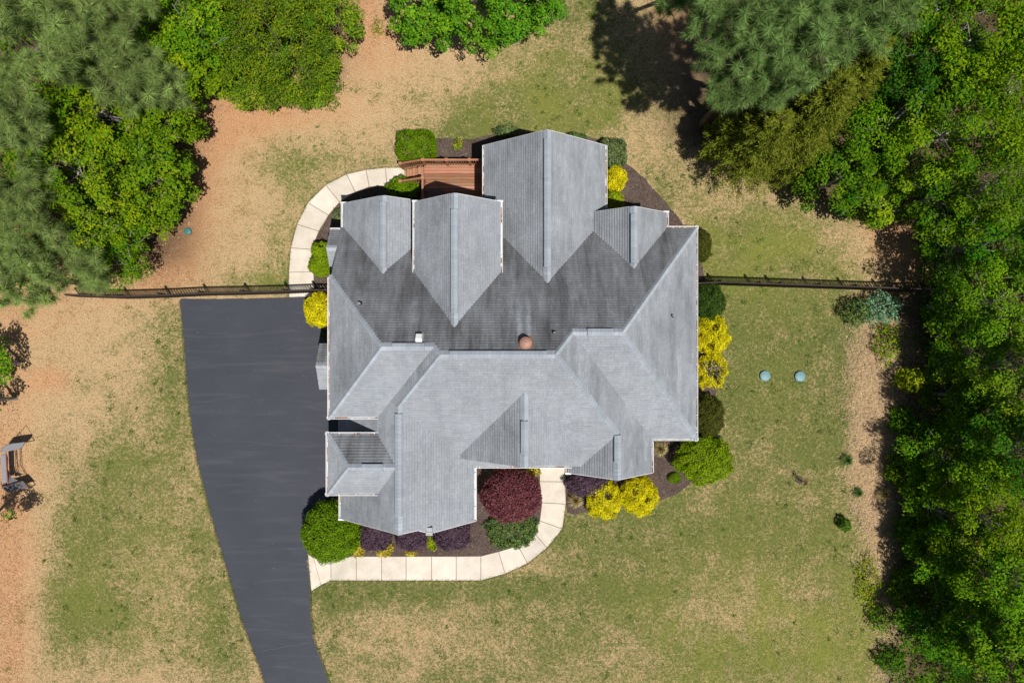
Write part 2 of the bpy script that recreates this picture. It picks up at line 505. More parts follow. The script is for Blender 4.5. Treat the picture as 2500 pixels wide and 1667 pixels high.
# sidewalks, slab by slab
def sidewalk(name, joints, label, extra=None):
    root = empty(name, G(*joints[0][0]), None, None); root["kind"] = 'structure'; root["label"] = label
    r = random.Random(len(joints)); off = root.location
    for (a0, b0), (a1, b1) in zip(joints[:-1], joints[1:]):
        q = [G(*a0), G(*b0), G(*b1), G(*a1)]
        c = sum(q, Vector()) / 4
        q = [p + (c - p).normalized() * .018 for p in q]
        q = ccw(q)
        t = r.uniform(.88, 1.03); zt = .055 + r.uniform(-.003, .003)
        m = MB(); n = 4
        ins = [p + (c - p).normalized() * .015 for p in q]
        col = (t, t * r.uniform(.985, 1.0), t * r.uniform(.97, 1.0))
        m.poly([(p.x, p.y, zt) for p in ins], col)
        for i in range(4):
            j = (i + 1) % 4
            m.poly([(ins[i].x, ins[i].y, zt), (q[i].x, q[i].y, zt - .01), (q[j].x, q[j].y, zt - .01), (ins[j].x, ins[j].y, zt)], col)
            m.poly([(q[i].x, q[i].y, zt - .01), (q[i].x, q[i].y, -.05), (q[j].x, q[j].y, -.05), (q[j].x, q[j].y, zt - .01)], col)
        m.build("slab", M['concrete'], root, None, True, off=off)
    m = MB()   # dark sand bed showing in the joints
    for (a0, b0), (a1, b1) in zip(joints[:-1], joints[1:]):
        q = ccw([G(*a0), G(*b0), G(*b1), G(*a1)])
        m.poly([(p.x, p.y, .03) for p in q], (.20, .15, .11))
    m.build("joint_bed", M['tint'], root, None, True, off=off)
    return root
def Z1(x, y): return (700 + x / 3.92, 300 + y / 3.92)
def Z8(x, y): return (800 + x / 2.613, 1067 + y / 2.613)
JA = [(Z1(1130, 430), Z1(1130, 605)), (Z1(945, 431), Z1(960, 603)), (Z1(760, 451), Z1(792, 614)), (Z1(575, 493), Z1(658, 664)), (Z1(375, 597), Z1(507, 760)),
      (Z1(205, 765), Z1(402, 885)), (Z1(100, 972), Z1(308, 1037)), (Z1(40, 1197), Z1(243, 1212)), (Z1(22, 1430), Z1(260, 1426)), (Z1(20, 1570), Z1(264, 1570)), ((706, 725.5), (767, 723.5))]
JB = [((752.5, 1352), (761, 1442)), ((765, 1356.5), (784.5, 1427)), ((808.4, 1356.7), (808.4, 1416)), ((870.4, 1356.7), (870.4, 1416)), ((932, 1356.7), (932, 1416)), ((991.7, 1356.7), (991.7, 1416)), ((1053.7, 1356.7), (1053.7, 1416)),
      ((1113.8, 1356.7), (1113.8, 1416)), (Z8(977, 755), Z8(977, 911)), (Z8(1090, 726), Z8(1132, 868)), (Z8(1213, 690), Z8(1275, 802)), (Z8(1310, 600), Z8(1400, 702)),
      (Z8(1352, 530), Z8(1497, 582)), (Z8(1366, 415), Z8(1520, 424)), (Z8(1352, 280), Z8(1512, 282)), (Z8(1352, 165), Z8(1512, 165)), (Z8(1352, 60), Z8(1512, 60))]
sidewalk("sidewalk", JA, "curved pale concrete walk from the fence round to the deck stairs")
sidewalk("sidewalk", JB, "pale concrete front walk curving from the driveway to the entry")
WALKS = [ccw([G(*j[0]) for j in J] + [G(*j[1]) for j in J[::-1]]) for J in (JA, JB)]

# mulch beds
BEDS_PX = [
    ("back corner bed inside the curved walk", [(767, 702), (766, 655), (764, 610), (778, 565), (802, 527), (829, 494), (868, 470), (902, 457), (945, 454), (1036, 452), (1050, 520), (880, 560), (830, 620), (830, 790), (786, 797), (783, 724), (767, 722)]),
    ("bed between the clipped hedge and the rear gable", [(1050, 338), (1148, 340), (1190, 330), (1290, 322), (1330, 330), (1400, 330), (1440, 336), (1480, 345), (1460, 480), (1190, 480), (1190, 398), (1030, 398), (1030, 380)]),
    ("triangular bed behind the right rear corner", [(1440, 336), (1525, 396), (1565, 428), (1615, 482), (1650, 525), (1668, 548), (1712, 556), (1712, 640), (1723, 690), (1690, 690), (1600, 560), (1460, 480)]),
    ("narrow bed along the right wall", [(1680, 688), (1745, 690), (1752, 780), (1758, 900), (1742, 1000), (1735, 1075), (1690, 1075), (1660, 800)]),
    ("front bed right of the entry walk", [(1380, 1130), (1383, 1250), (1400, 1256), (1440, 1247), (1521, 1240), (1560, 1232), (1609, 1221), (1648, 1207), (1694, 1173), (1675, 1150), (1660, 1120), (1700, 1075), (1690, 1050), (1560, 1050), (1500, 1100)]),
    ("front bed between the entry walk and the driveway", [(745, 1300), (752, 1352), (808, 1357.5), (1174, 1357.5), (1216, 1345), (1264, 1331), (1302, 1297), (1318, 1270), (1323, 1226), (1317, 1174), (1317, 1128), (1100, 1120), (1080, 1210), (880, 1210), (815, 1225), (770, 1250)]),
]
BEDS = []
for lab, px in BEDS_PX:
    P = ccw([G(u, v) for u, v in px]); BEDS.append(P)
    o = slab_poly(densify(P, .25, .03, len(px)), -.03, .014 + .001 * len(BEDS)).build("mulch_bed", M['mulch'])
    tag(o, "dark mulch " + lab, None, None, 'structure')

# ------------------------------------------------------------------ the house: roof planes
class Pl:
    """z = a + b x + c y"""
    def __init__(s, a, b, c): s.a, s.b, s.c = a, b, c
    def z(s, x, y): return s.a + s.b * x + s.c * y
    def at(s, x, y): return Vector((x, y, s.z(x, y)))
    def px(s, u, v):
        X = (u - 1250) / 50; Y = (833.5 - v) / 50
        z = (s.a + s.b * X + s.c * Y) / (1 + (s.b * X + s.c * Y) / CAMH); k = 1 - z / CAMH
        return Vector((X * k, Y * k, z))
def meet(p, q, r):
    A = np.array([[p.b, p.c, -1], [q.b, q.c, -1], [r.b, r.c, -1]]); d = -np.array([p.a, q.a, r.a])
    return Vector(np.linalg.solve(A, d))
def on_x(p, q, x):
    y = (q.a - p.a + (q.b - p.b) * x) / (p.c - q.c); return Vector((x, y, p.z(x, y)))
def on_y(p, q, y):
    x = (q.a - p.a + (q.c - p.c) * y) / (p.b - q.b); return Vector((x, y, p.z(x, y)))
def on_z(p, q, z): return meet(p, q, Pl(z, 0, 0))

PN = Pl(3 + .73 * 5.02, 0, -.73)
PSL = Pl(4.65 + .73 * 3.16, 0, .73)
PW = Pl(4.65 + .834 * 7.65, .834, 0)
PC = Pl(7.03 + .73 * .5, 0, .73)
PCW = Pl(3 + .833 * 7.6, .833, 0)
PCE = Pl(3 + .89 * 6.19, -.89, 0)
PSR = Pl(3 + .726 * 4.3, 0, .726)
PE = Pl(3 + .89 * 8.16, -.89, 0)
PWE = Pl(3.42 - .69 * 1.65, -.69, 0)
PRW = Pl(3 - .79 * 2.49, .79, 0)

L1 = meet(PN, PSL, PW); L2 = meet(PN, PSL, PCW); C1 = meet(PN, PC, PCW); C2 = meet(PN, PC, PCE)
R1 = meet(PN, PSR, PCE); R2 = meet(PN, PSR, PE)
W3 = meet(PCW, PWE, PC); Q = meet(PCE, PC, PRW)
cNE = PN.at(8.16, 5.02); cSE = PSR.at(8.16, -4.3)
wN = Vector((-7.65, (PN.a - 4.65) / .73, 4.65)); wS = Vector((-7.65, -3.16, 4.65))
V1 = on_y(PSL, PCW, -3.16)
YF = -7.87
wf = on_y(PCW, PWE, YF)
cv = on_z(PC, PWE, 3.42)
rf = on_y(PCE, PRW, -5.83)
qv = on_z(PC, PRW, 3.42)
rv = on_z(PSR, PCE, 3.0)

SLOPES = []   # name, polygon, shingle material
def slope(poly, mat='shingle'):
    SLOPES.append((poly, mat))
rkx = -7.6
slope([Vector((rkx, 5.02, 3.0)), cNE, R2, R1, C2, C1, L2, L1, wN, PN.at(rkx, wN.y)], 'shingle_n')
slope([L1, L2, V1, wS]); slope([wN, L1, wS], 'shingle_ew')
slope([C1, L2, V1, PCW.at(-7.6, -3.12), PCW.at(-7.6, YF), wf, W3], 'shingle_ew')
wing_front = [PWE.px(1020, 1294), PWE.px(1042, 1299.5), PWE.px(1056, 1300), Vector((-1.65, YF, 3.42))]
slope([W3, wf] + wing_front + [cv])
slope([C1, W3, cv, PC.at(2.62, cv.y), qv, Q, C2])
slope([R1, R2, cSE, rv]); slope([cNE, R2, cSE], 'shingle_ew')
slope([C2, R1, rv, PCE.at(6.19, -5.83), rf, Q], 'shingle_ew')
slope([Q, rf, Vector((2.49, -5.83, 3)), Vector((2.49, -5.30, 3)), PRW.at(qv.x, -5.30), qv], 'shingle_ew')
# entry gable
EG = -5.06; ez = 5.9; ex = .5
epk = Vector((ex, EG, ez)); ere = Vector((ex, (ez - PC.a) / .73, ez)); PEW = Pl(ez - .757 * ex, .757, 0); PEE = Pl(ez + .757 * ex, -.757, 0)
eL = on_y(PEW, PC, EG) if False else Vector((ex - (ez - PC.z(0, EG)) / .757, EG, PC.z(0, EG)))
eR = Vector((ex + (ez - PC.z(0, EG)) / .757, EG, PC.z(0, EG)))
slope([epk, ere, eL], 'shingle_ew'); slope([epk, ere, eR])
# hip roof over the garage
gz, gr_z = 4.65, 5.40
gA, gB = Vector((-7.72, -3.905, gz)), Vector((-7.72, -6.37, gz)); gP = Vector((-6.7, -5.14, gr_z)); gQ = Vector(((gr_z - PCW.a) / .833, -5.14, gr_z))
gxe = (gz - PCW.a) / .833
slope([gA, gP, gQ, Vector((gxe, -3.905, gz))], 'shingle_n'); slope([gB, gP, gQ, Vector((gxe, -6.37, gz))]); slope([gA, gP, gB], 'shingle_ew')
# rear gables: ridge x, face y, ridge z, west eave (x,z), east eave (x,z)
RIDGES = []
def rear_gable(xr, yf, zr, w, e, y_in=None):
    ye = 5.02 - (zr - 3) / .73
    pk = Vector((xr, yf, zr)); en = Vector((xr, ye, zr))
    for (x, z) in (w, e):
        s = (zr - z) / (x - xr)          # dz/dx from ridge outwards
        yv = 5.02 - (z - 3) / .73
        pts = [pk, Vector((x, yf, z))]
        if z < 3:
            x3 = xr + (zr - 3) / s
            pts += [Vector((x, 5.02, z)), Vector((x3, 5.02, 3))]
        else:
            pts += [Vector((x, yv, z))]
        pts.append(en)
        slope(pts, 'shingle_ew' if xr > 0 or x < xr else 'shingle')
    RIDGES.append((pk, en))
rear_gable(-5.44, 6.136, 4.567, (-7.51, 2.95), (-3.80, 4.567 - .78 * 1.64))
rear_gable(-2.29, 5.88, 6.23, (-4.09, 4.55), (-.49, 4.55))
rear_gable(1.48, 8.82, 4.87, (-1.236, 2.6), (4.19, 2.6))
rear_gable(5.17, 5.72, 4.39, (3.475, 3.0), (6.86, 3.0))
# west bump-out and side portico gables
def side_gable(x0, x1, yr, zr, yn, ys, ze):
    a, b = Vector((x0, yr, zr)), Vector((x1, yr, zr))
    slope([a, b, Vector((x1, yn, ze)), Vector((x0, yn, ze))], 'shingle_n'); slope([a, b, Vector((x1, ys, ze)), Vector((x0, ys, ze))])
    RIDGES.append((a, b))
side_gable(-8.1, -7.35, 4.08, 3.53, 4.95, 3.2, 2.95)
side_gable(-8.70, -7.30, -1.08, 3.05, -.10, -2.15, 2.50)

house = empty("house", (0, 0, 0), "sprawling one storey house with a many gabled grey shingle roof and white gutters", "house")

def clip(poly, n, d):
    """keep n.p >= d, poly list of 2d tuples"""
    out = []
    for i in range(len(poly)):
        a, b = poly[i], poly[(i + 1) % len(poly)]
        da = a[0] * n[0] + a[1] * n[1] - d; db = b[0] * n[0] + b[1] * n[1] - d
        if da >= 0: out.append(a)
        if (da >= 0) != (db >= 0):
            t = da / (da - db); out.append((a[0] + (b[0] - a[0]) * t, a[1] + (b[1] - a[1]) * t))
    return out

def build_slope(poly, mat, idx):
    rr = random.Random(100 + idx)
    n = Vector()
    for i in range(len(poly)):
        n += (poly[i] - poly[0]).cross(poly[(i + 1) % len(poly)] - poly[0])
    n.normalize()
    if n.z < 0: n = -n
    up = Vector((0, 0, 1)) - n * n.z; up.normalize(); s = up.cross(n); org = poly[0]
    P2 = [((p - org).dot(s), (p - org).dot(up)) for p in poly]
    A = sum(P2[i][0] * P2[(i + 1) % len(P2)][1] - P2[(i + 1) % len(P2)][0] * P2[i][1] for i in range(len(P2)))
    if A < 0: P2 = P2[::-1]; poly = poly[::-1]
    # solid deck below
    m = MB(); th = .09
    low = [p - n * th for p in poly]
    m.poly(poly); m.poly(low[::-1])
    for i in range(len(poly)):
        j = (i + 1) % len(poly); m.poly([poly[i], low[i], low[j], poly[j]])
    sheet = m.build("roof_slope", M['deck_sheet'] if False else M[mat], house, None, True)
    # courses of shingle tabs, each tab its own raised piece
    c = .127; step = .024
    t0 = min(p[1] for p in P2); t1 = max(p[1] for p in P2); m = MB()
    k = 0; t = t0
    while t < t1 - 1e-4:
        strip = clip(clip(P2, (0, 1), t), (0, -1), -(t + c))
        if len(strip) >= 3:
            a = min(p[0] for p in strip); b = max(p[0] for p in strip)
            x = a - rr.uniform(0, .3)
            rowt = rr.uniform(.98, 1.02)
            while x < b:
                wd = rr.uniform(.12, .30)
                q = clip(clip(strip, (1, 0), x), (-1, 0), -(x + wd - .004))
                if len(q) >= 3:
                    ex_ = rr.choice((0, 0, .004, .007)); tv = rowt * rr.uniform(.93, 1.055)
                    col = (tv, tv, tv * rr.uniform(.99, 1.02))
                    def up3(p, h): return org + s * p[0] + up * p[1] + n * h
                    hh = [.004 + (step + ex_) * (1 - (p[1] - t) / c) for p in q]
                    m.poly([up3(p, h) for p, h in zip(q, hh)], col)
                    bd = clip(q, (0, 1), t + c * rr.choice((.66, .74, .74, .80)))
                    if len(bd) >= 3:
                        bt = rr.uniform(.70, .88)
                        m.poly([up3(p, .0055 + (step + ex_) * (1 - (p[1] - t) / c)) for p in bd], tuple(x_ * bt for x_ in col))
                    for i in range(len(q)):
                        j = (i + 1) % len(q)
                        if abs(q[i][1] - t) < 1e-6 and abs(q[j][1] - t) < 1e-6 and abs(q[i][0] - q[j][0]) > .01:
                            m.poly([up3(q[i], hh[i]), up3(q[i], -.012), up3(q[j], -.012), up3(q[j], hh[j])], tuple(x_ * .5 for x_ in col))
                x += wd
        t += c
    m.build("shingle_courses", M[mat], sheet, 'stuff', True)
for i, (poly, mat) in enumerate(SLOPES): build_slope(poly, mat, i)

# ridge and hip caps (overlapping folded shingles), raised ridge vents
def cap_line(a, b, w=.15, lift=.06, drop=.085, mat='shingle_cap', name="ridge_cap", skip=0, seg=.15):
    m = MB(); a = Vector(a); b = Vector(b); d = b - a; L = d.length; x = d.normalized()
    y = Vector((0, 0, 1)).cross(x).normalized(); z = x.cross(y)
    n = max(1, int(L / seg)); rr = random.Random(int(L * 977))
    for i in range(n):
        p = a + x * (L * i / n); q = a + x * (L * (i + 1) / n + .03)
        tv = rr.uniform(1.12, 1.34); col = (tv * .985, tv, tv * 1.02)
        h0 = lift + .016; h1 = lift
        for sg in (-1, 1):
            A = p + z * h0; B = q + z * h1; Cq = q + y * sg * w - z * (drop - h1 + lift); D = p + y * sg * w - z * (drop - h0 + lift)
            m.poly([A, B, Cq, D], col)
            m.poly([D, Cq, Cq - z * .05, D - z * .05], tuple(x_ * .4 for x_ in col))
            m.poly([A, D, D - z * .03, A - z * .03], col)
    return m.build(name, M[mat], house, None, True)
def ridge_vent(a, b, w=.14, h=.10):
    m = MB(); a = Vector(a); b = Vector(b); x = (b - a).normalized(); y = Vector((0, 0, 1)).cross(x).normalized(); z = x.cross(y)
    L = (b - a).length; n = max(2, int(L / .16)); rr = random.Random(int(L * 331))
    for i in range(n):
        p = a + x * (L * i / n); q = a + x * (L * (i + 1) / n)
        tv = rr.uniform(.93, 1.06); col = (tv * .98, tv, tv * 1.03)
        for sg in (-1, 1):
            e0 = p + y * sg * w - z * .055 + z * h; e1 = q + y * sg * w - z * .055 + z * h
            m.poly([p + z * (h + .012), q + z * h, e1, e0], col)
            m.poly([e0, e1, e1 - z * .085, e0 - z * .085], (.10, .10, .11))
    for p in (a, b):
        m.poly([p + z * h, p + y * w + z * (h - .055), p + y * w - z * .06, p - y * w - z * .06, p - y * w + z * (h - .055)], (.12, .12, .12))
    return m.build("ridge_vent", M['shingle_cap'], house, None, True)
def lerp(a, b, t): return Vector(a).lerp(Vector(b), t)
for a, b in [(L1, L2), (C1, C2), (R1, R2), (L2, C1), (C2, R1), (wN, L1), (wS, L1), (C1, W3), (C2, Q), (cNE, R2), (cSE, R2), (W3, wf), (Q, rf), (epk, ere),
             (gA, gP), (gB, gP), (gP, gQ)] + RIDGES:
    cap_line(a, b)
for a, b, t0, t1 in [(L1, L2, .20, .82), (C1, C2, .08, .93), (R1, R2, .30, .82), (W3, wf, .06, .86), (Q, rf, .02, .62), (epk, ere, .18, .62), (gP, gQ, .28, .72),
                     (RIDGES[0][0], RIDGES[0][1], .08, .92), (RIDGES[1][0], RIDGES[1][1], .12, .90), (RIDGES[2][0], RIDGES[2][1], .06, .90), (RIDGES[3][0], RIDGES[3][1], .12, .92)]:
    ridge_vent(lerp(a, b, t0), lerp(a, b, t1))

# gutters: open white troughs with hangers and leaf litter
def gutter(a, b, nrm, ext0=0., ext1=0., litter=.5, seed=0):
    rr = random.Random(seed + 50)
    a = Vector(a); b = Vector(b); d = (b - a).normalized(); nrm = Vector(nrm)
    a = a - d * ext0; b = b + d * ext1; L = (b - a).length
    root_m = MB(); W = .10; Hh = .11
    prof = [(-.012, .03), (-.012, -Hh + .02), (.015, -Hh), (W - .03, -Hh), (W, -.01), (W, .02), (W - .018, .02), (W - .02, -.005), (W - .04, -Hh + .014), (.012, -Hh + .016), (.0, .03)]
    P = lambda s, q: a + d * s + nrm * q[0] + Vector((0, 0, q[1]))
    for i in range(len(prof)):
        q0, q1 = prof[i], prof[(i + 1) % len(prof)]
        root_m.poly([P(0, q0), P(L, q0), P(L, q1), P(0, q1)])
    for s in (0.0, L - .012):
        e = [(-.012, -Hh), (W, -Hh), (W, .02), (-.012, .02)]
        root_m.poly([P(s, q) for q in e]); root_m.poly([P(s + .012, q) for q in e])
        root_m.poly([P(s, e[2]), P(s + .012, e[2]), P(s + .012, e[3]), P(s, e[3])])
    g = root_m.build("gutter", M['white'], house)
    m = MB(); s = rr.uniform(.2, .6)
    while s < L - .1:
        for_z = .012
        m.poly([P(s, (.0, for_z)), P(s + .028, (.0, for_z)), P(s + .028, (W - .005, for_z)), P(s, (W - .005, for_z))], (.62, .62, .63))
        m.poly([P(s, (.0, for_z)), P(s, (W - .005, for_z)), P(s, (W - .005, for_z - .02)), P(s, (.0, for_z - .02))], (.25, .25, .26))
        s += rr.uniform(.68, .82)
    if m.f: m.build("hanger", M['tint'], g, 'stuff', True)
    m = MB(); s = 0.05
    while s < L - .1:
        l = rr.uniform(.08, .35)
        if rr.random() < litter:
            zz = -Hh + rr.uniform(.03, .075); c = rr.choice([(.30, .15, .075), (.36, .22, .12), (.20, .11, .06), (.42, .27, .17)])
            w0 = rr.uniform(.01, .03); w1 = rr.uniform(.06, .105)
            m.poly([P(s, (w0, zz)), P(min(s + l, L - .05), (w0 + .005, zz + .008)), P(min(s + l, L - .05), (w1 - .01, zz)), P(s + .02, (w1, zz + .006))], c)
        s += l
    if m.f: m.build("leaf_litter", M['tint'], g, 'stuff', True)
    return g
X, NX, Y, NY = (1, 0, 0), (-1, 0, 0), (0, 1, 0), (0, -1, 0)
GUT = [((-7.65, 2.70, 4.65), (-7.65, -3.16, 4.65), NX, 0, .13, .75), ((-7.65, -3.16, 4.65), (V1.x, -3.16, 4.65), NY, .13, 0, .55),
       ((-7.72, -3.905, gz), (gxe, -3.905, gz), Y, .13, 0, .1), ((-7.72, -3.905, gz), (-7.72, -6.37, gz), NX, .13, .13, .35), ((-7.72, -6.37, gz), (gxe, -6.37, gz), NY, .13, 0, .2),
       ((-7.6, -3.2, 3), (-7.6, YF, 3), NX, 0, 0, .4), ((-1.65, YF, 3.42), (-1.65, cv.y, 3.42), X, 0, .0, .05),
       ((-1.65, cv.y, 3.42), (2.62, cv.y, 3.42), NY, -.0, 0, .3), ((2.49, -5.45, 3), (2.49, -5.83, 3), NX, 0, 0, .1), ((6.19, -4.3, 3), (6.19, -5.83, 3), X, -.13, 0, .35),
       ((6.19, -4.3, 3), (8.16, -4.3, 3), NY, -.0, .13, .25), ((8.16, -4.3, 3), (8.16, 5.02, 3), X, .13, .13, .55), ((6.86, 5.02, 3), (8.16, 5.02, 3), Y, -.0, .13, .7),
       ((6.86, 5.02, 3), (6.86, 5.72, 3), X, -.13, 0, .5), ((4.19, 5.4, 2.6), (4.19, 8.82, 2.6), X, 0, 0, .65), ((-1.236, 5.6, 2.6), (-1.236, 8.82, 2.6), NX, 0, 0, .55),
       ((-4.09, 2.6, 4.55), (-4.09, 5.88, 4.55), NX, 0, 0, .25), ((-.49, 2.6, 4.55), (-.49, 5.88, 4.55), X, 0, 0, .4),
       ((-7.51, 5.0, 2.95), (-7.51, 6.136, 2.95), NX, 0, 0, .15), ((-8.1, 4.95, 2.95), (-7.65, 4.95, 2.95), Y, 0, 0, .1)]
for i, (a, b, n_, e0, e1, li) in enumerate(GUT): gutter(a, b, n_, e0, e1, li, i)

# white rake boards and short returns at the gable faces
def rake(a, b, fy):
    m = MB(); a = Vector(a); b = Vector(b)
    m.bar(a + Vector((0, fy * .012, -.115)), b + Vector((0, fy * .012, -.115)), .03, .16); m.build("rake_board", M['white'], house)
def gable_return(x, y, z, sx, sy):
    m = MB(); m.box(min(x, x + sx * .26), max(x, x + sx * .26), min(y, y + sy * .07), max(y, y + sy * .07), z - .10, z + .02); m.build("gable_return", M['white'], house)
for pk, (xw, zw), (xe, ze_) in [((-5.44, 6.136, 4.567), (-7.51, 2.95), (-4.2, 3.60)), ((-2.29, 5.88, 6.23), (-4.09, 4.55), (-.49, 4.55)), ((1.48, 8.82, 4.87), (-1.236, 2.6), (4.19, 2.6)), ((5.17, 5.72, 4.39), (3.6, 3.1), (6.86, 3.0))]:
    rake(pk, (xw, pk[1], zw), 1); rake(pk, (xe, pk[1], ze_), 1)
rake(wf, (-7.6, YF, 3), -1); rake(rf, (2.49, -5.83, 3), -1); rake(rf, (6.19, -5.83, 3), -1)
for a, b in ((wf, wing_front[0]), (wing_front[0], wing_front[1]), (wing_front[2], wing_front[3])): rake(a, b, -1)
for (x, y, z, sx, sy) in ((-7.63, 6.13, 2.95, 1, 1), (-4.21, 5.88, 4.55, 1, 1), (-.37, 5.88, 4.55, -1, 1), (6.98, 5.72, 3.0, -1, 1), (-7.72, YF, 3.0, 1, -1), (2.37, -5.83, 3.0, 1, -1)):
    gable_return(x, y, z, sx, sy)

# walls with gable triangles
def wallbox(x0, x1, y0, y1, h):
    m = MB(); m.box(x0, x1, y0, y1, -.05, h); return m.build("wall", M['siding'], house)
for wb in [(-7.3, 7.80, -3.94, 4.66, 2.86), (-7.28, -5.1, -2.82, 2.45, 4.50), (-7.25, -2.02, -7.5, -2.0, 2.93), (-7.36, -5.7, -6.03, -4.24, 4.5), (-2.05, 2.9, -5.08, 0, 3.3),
           (2.84, 5.83, -5.47, -3.0, 2.9), (-7.16, -3.9, 4.0, 5.78, 2.86), (-3.78, -.80, 1.2, 5.53, 4.45), (-.93, 3.88, 4.0, 8.47, 2.5), (3.7, 6.52, 4.0, 5.38, 2.9), (-7.82, -7.2, 3.44, 4.72, 2.85)]:
    wallbox(*wb)
def gable_tri(pk, xw, xe, ze, y, t):
    m = MB(); f = [Vector((xw, y, ze)), Vector((xe, y, ze)), Vector((pk[0], y, pk[1]))]; b = [p + Vector((0, t, 0)) for p in f]
    m.poly(f); m.poly(b[::-1])
    for i in range(3): m.poly([f[i], b[i], b[(i + 1) % 3], f[(i + 1) % 3]])
    m.build("gable_wall", M['siding'], house)
gable_tri((-5.44, 4.30), -7.16, -3.9, 2.86, 5.775, -.15); gable_tri((-2.29, 5.95), -3.78, -.8, 4.45, 5.525, -.15); gable_tri((1.48, 4.60), -.93, 3.88, 2.5, 8.465, -.15)
gable_tri((5.17, 4.12), 3.8, 6.52, 2.9, 5.375, -.15); gable_tri((-4.62, 5.2), -7.25, -2.02, 2.93, -7.495, .15); gable_tri((4.45, 4.28), 2.84, 5.83, 2.9, -5.465, .15)
gable_tri((.5, 5.7), -2.0, 3.0, 3.75, -4.95, .15)
def window(cx, y, z, wd, ht, fy, ax='x'):
    m = MB()
    def bx(a0, a1, d0, d1, z0, z1, mm):
        lo, hi = sorted((y + fy * d0, y + fy * d1))
        mm.box(cx + a0, cx + a1, lo, hi, z0, z1) if ax == 'x' else mm.box(lo, hi, cx + a0, cx + a1, z0, z1)
    bx(-wd / 2, wd / 2, .004, .02, z, z + ht, m)
    f = m.build("window", M['glass'], house)
    m = MB()
    for a0, a1, z0, z1 in ((-wd / 2 - .09, wd / 2 + .09, z - .09, z), (-wd / 2 - .09, wd / 2 + .09, z + ht, z + ht + .09), (-wd / 2 - .09, -wd / 2, z, z + ht), (wd / 2, wd / 2 + .09, z, z + ht), (-.02, .02, z, z + ht)):
        bx(a0, a1, .004, .05, z0, z1, m)
    m.build("window_frame", M['white'], f)
for cx, y, z, wd, ht, fy, ax in [(-5.4, 5.78, 1.0, 1.2, 1.3, 1, 'x'), (1.48, 8.47, .9, 1.9, 1.4, 1, 'x'), (5.1, 5.38, 1, 1.2, 1.3, 1, 'x'), (-5.6, -7.5, .9, 1.4, 1.5, -1, 'x'), (-3.4, -7.5, .9, 1.2, 1.5, -1, 'x'),
                                 (4.4, -5.47, .9, 1.5, 1.5, -1, 'x'), (-.8, -5.08, .9, 1.2, 1.5, -1, 'x'), (1.5, 7.8, .9, 1.2, 1.4, 1, 'y'), (-1.5, 7.8, .9, 1.2, 1.4, 1, 'y'), (-.4, -7.28, 3.0, 1.0, .9, -1, 'y'), (-2.3, 5.53, 2.4, 1.5, 1.1, 1, 'x')]:
    window(cx, y, z, wd, ht, fy, ax)
def door(x0, x1, y0, y1, z0, z1, name="door", panels=4):
    m = MB(); m.box(x0, x1, y0, y1, z0, z1); d = m.build(name, M['door'], house)
    m = MB()
    if y1 - y0 > x1 - x0:
        for i in range(panels):
            a = z0 + (z1 - z0) * i / panels + .06; m.box(x0 - .02, x0 + .01, y0 + .08, y1 - .08, a, a + (z1 - z0) / panels - .12)
    else:
        for i in range(panels):
            a = z0 + (z1 - z0) * i / panels + .06; m.box(x0 + .08, x1 - .08, y0 - .02, y0 + .01, a, a + (z1 - z0) / panels - .12)
    m.build("door_panel", M['door'], d)
door(-7.35, -7.30, -3.9, -3.0, .05, 2.1); door(1.9, 2.8, -5.13, -5.085, .06, 2.15)
door(-7.31, -7.255, -5.95, -4.35, .03, 2.3, "garage_door"); door(-2.2, -1.3, 5.535, 5.58, .75, 2.8)
# portico posts, bracket beams
for y in (-.28, -1.97):
    m = MB(); m.box(-8.52, -8.38, y - .07, y + .07, 0, 2.42); m.build("porch_post", M['white'], house)
m = MB(); m.box(-8.56, -7.3, -.36, -.20, 2.36, 2.48); m.box(-8.56, -7.3, -2.05, -1.89, 2.36, 2.48); m.box(-8.55, -8.4, -2.0, -.25, 2.34, 2.46); m.build("porch_beam", M['white'], house)

# roof fittings: each a part of the house
yv = -.06; zb = PN.z(0, yv)
m = MB(); m.lathe((.53, yv, zb - .15), [(.15, 0), (.15, .26), (.155, .30)], 24); fan = m.build("attic_fan", M['copper'], house, None, False, True)
m = MB(); m.lathe((.53, yv, zb + .15), [(.03, -.02), (.235, -.035), (.255, -.005), (.245, .035), (.215, .075), (.19, .085), (.175, .12), (.12, .15), (.05, .158), (.04, .175), (.012, .178)], 32)
m.build("fan_cap", M['copper'], fan, None, False, True)
m = MB(); m.box(.22, .84, yv - .28, yv + .36, -.004, .006, Matrix.Translation((0, 0, zb + .03)) @ Matrix.Translation((0, yv, 0)) @ Matrix.Rotation(-math.atan(.73), 4, 'X') @ Matrix.Translation((0, -yv, 0)))
m.build("fan_flashing", simple("brown_flashing", (.20, .13, .10), .6), fan)
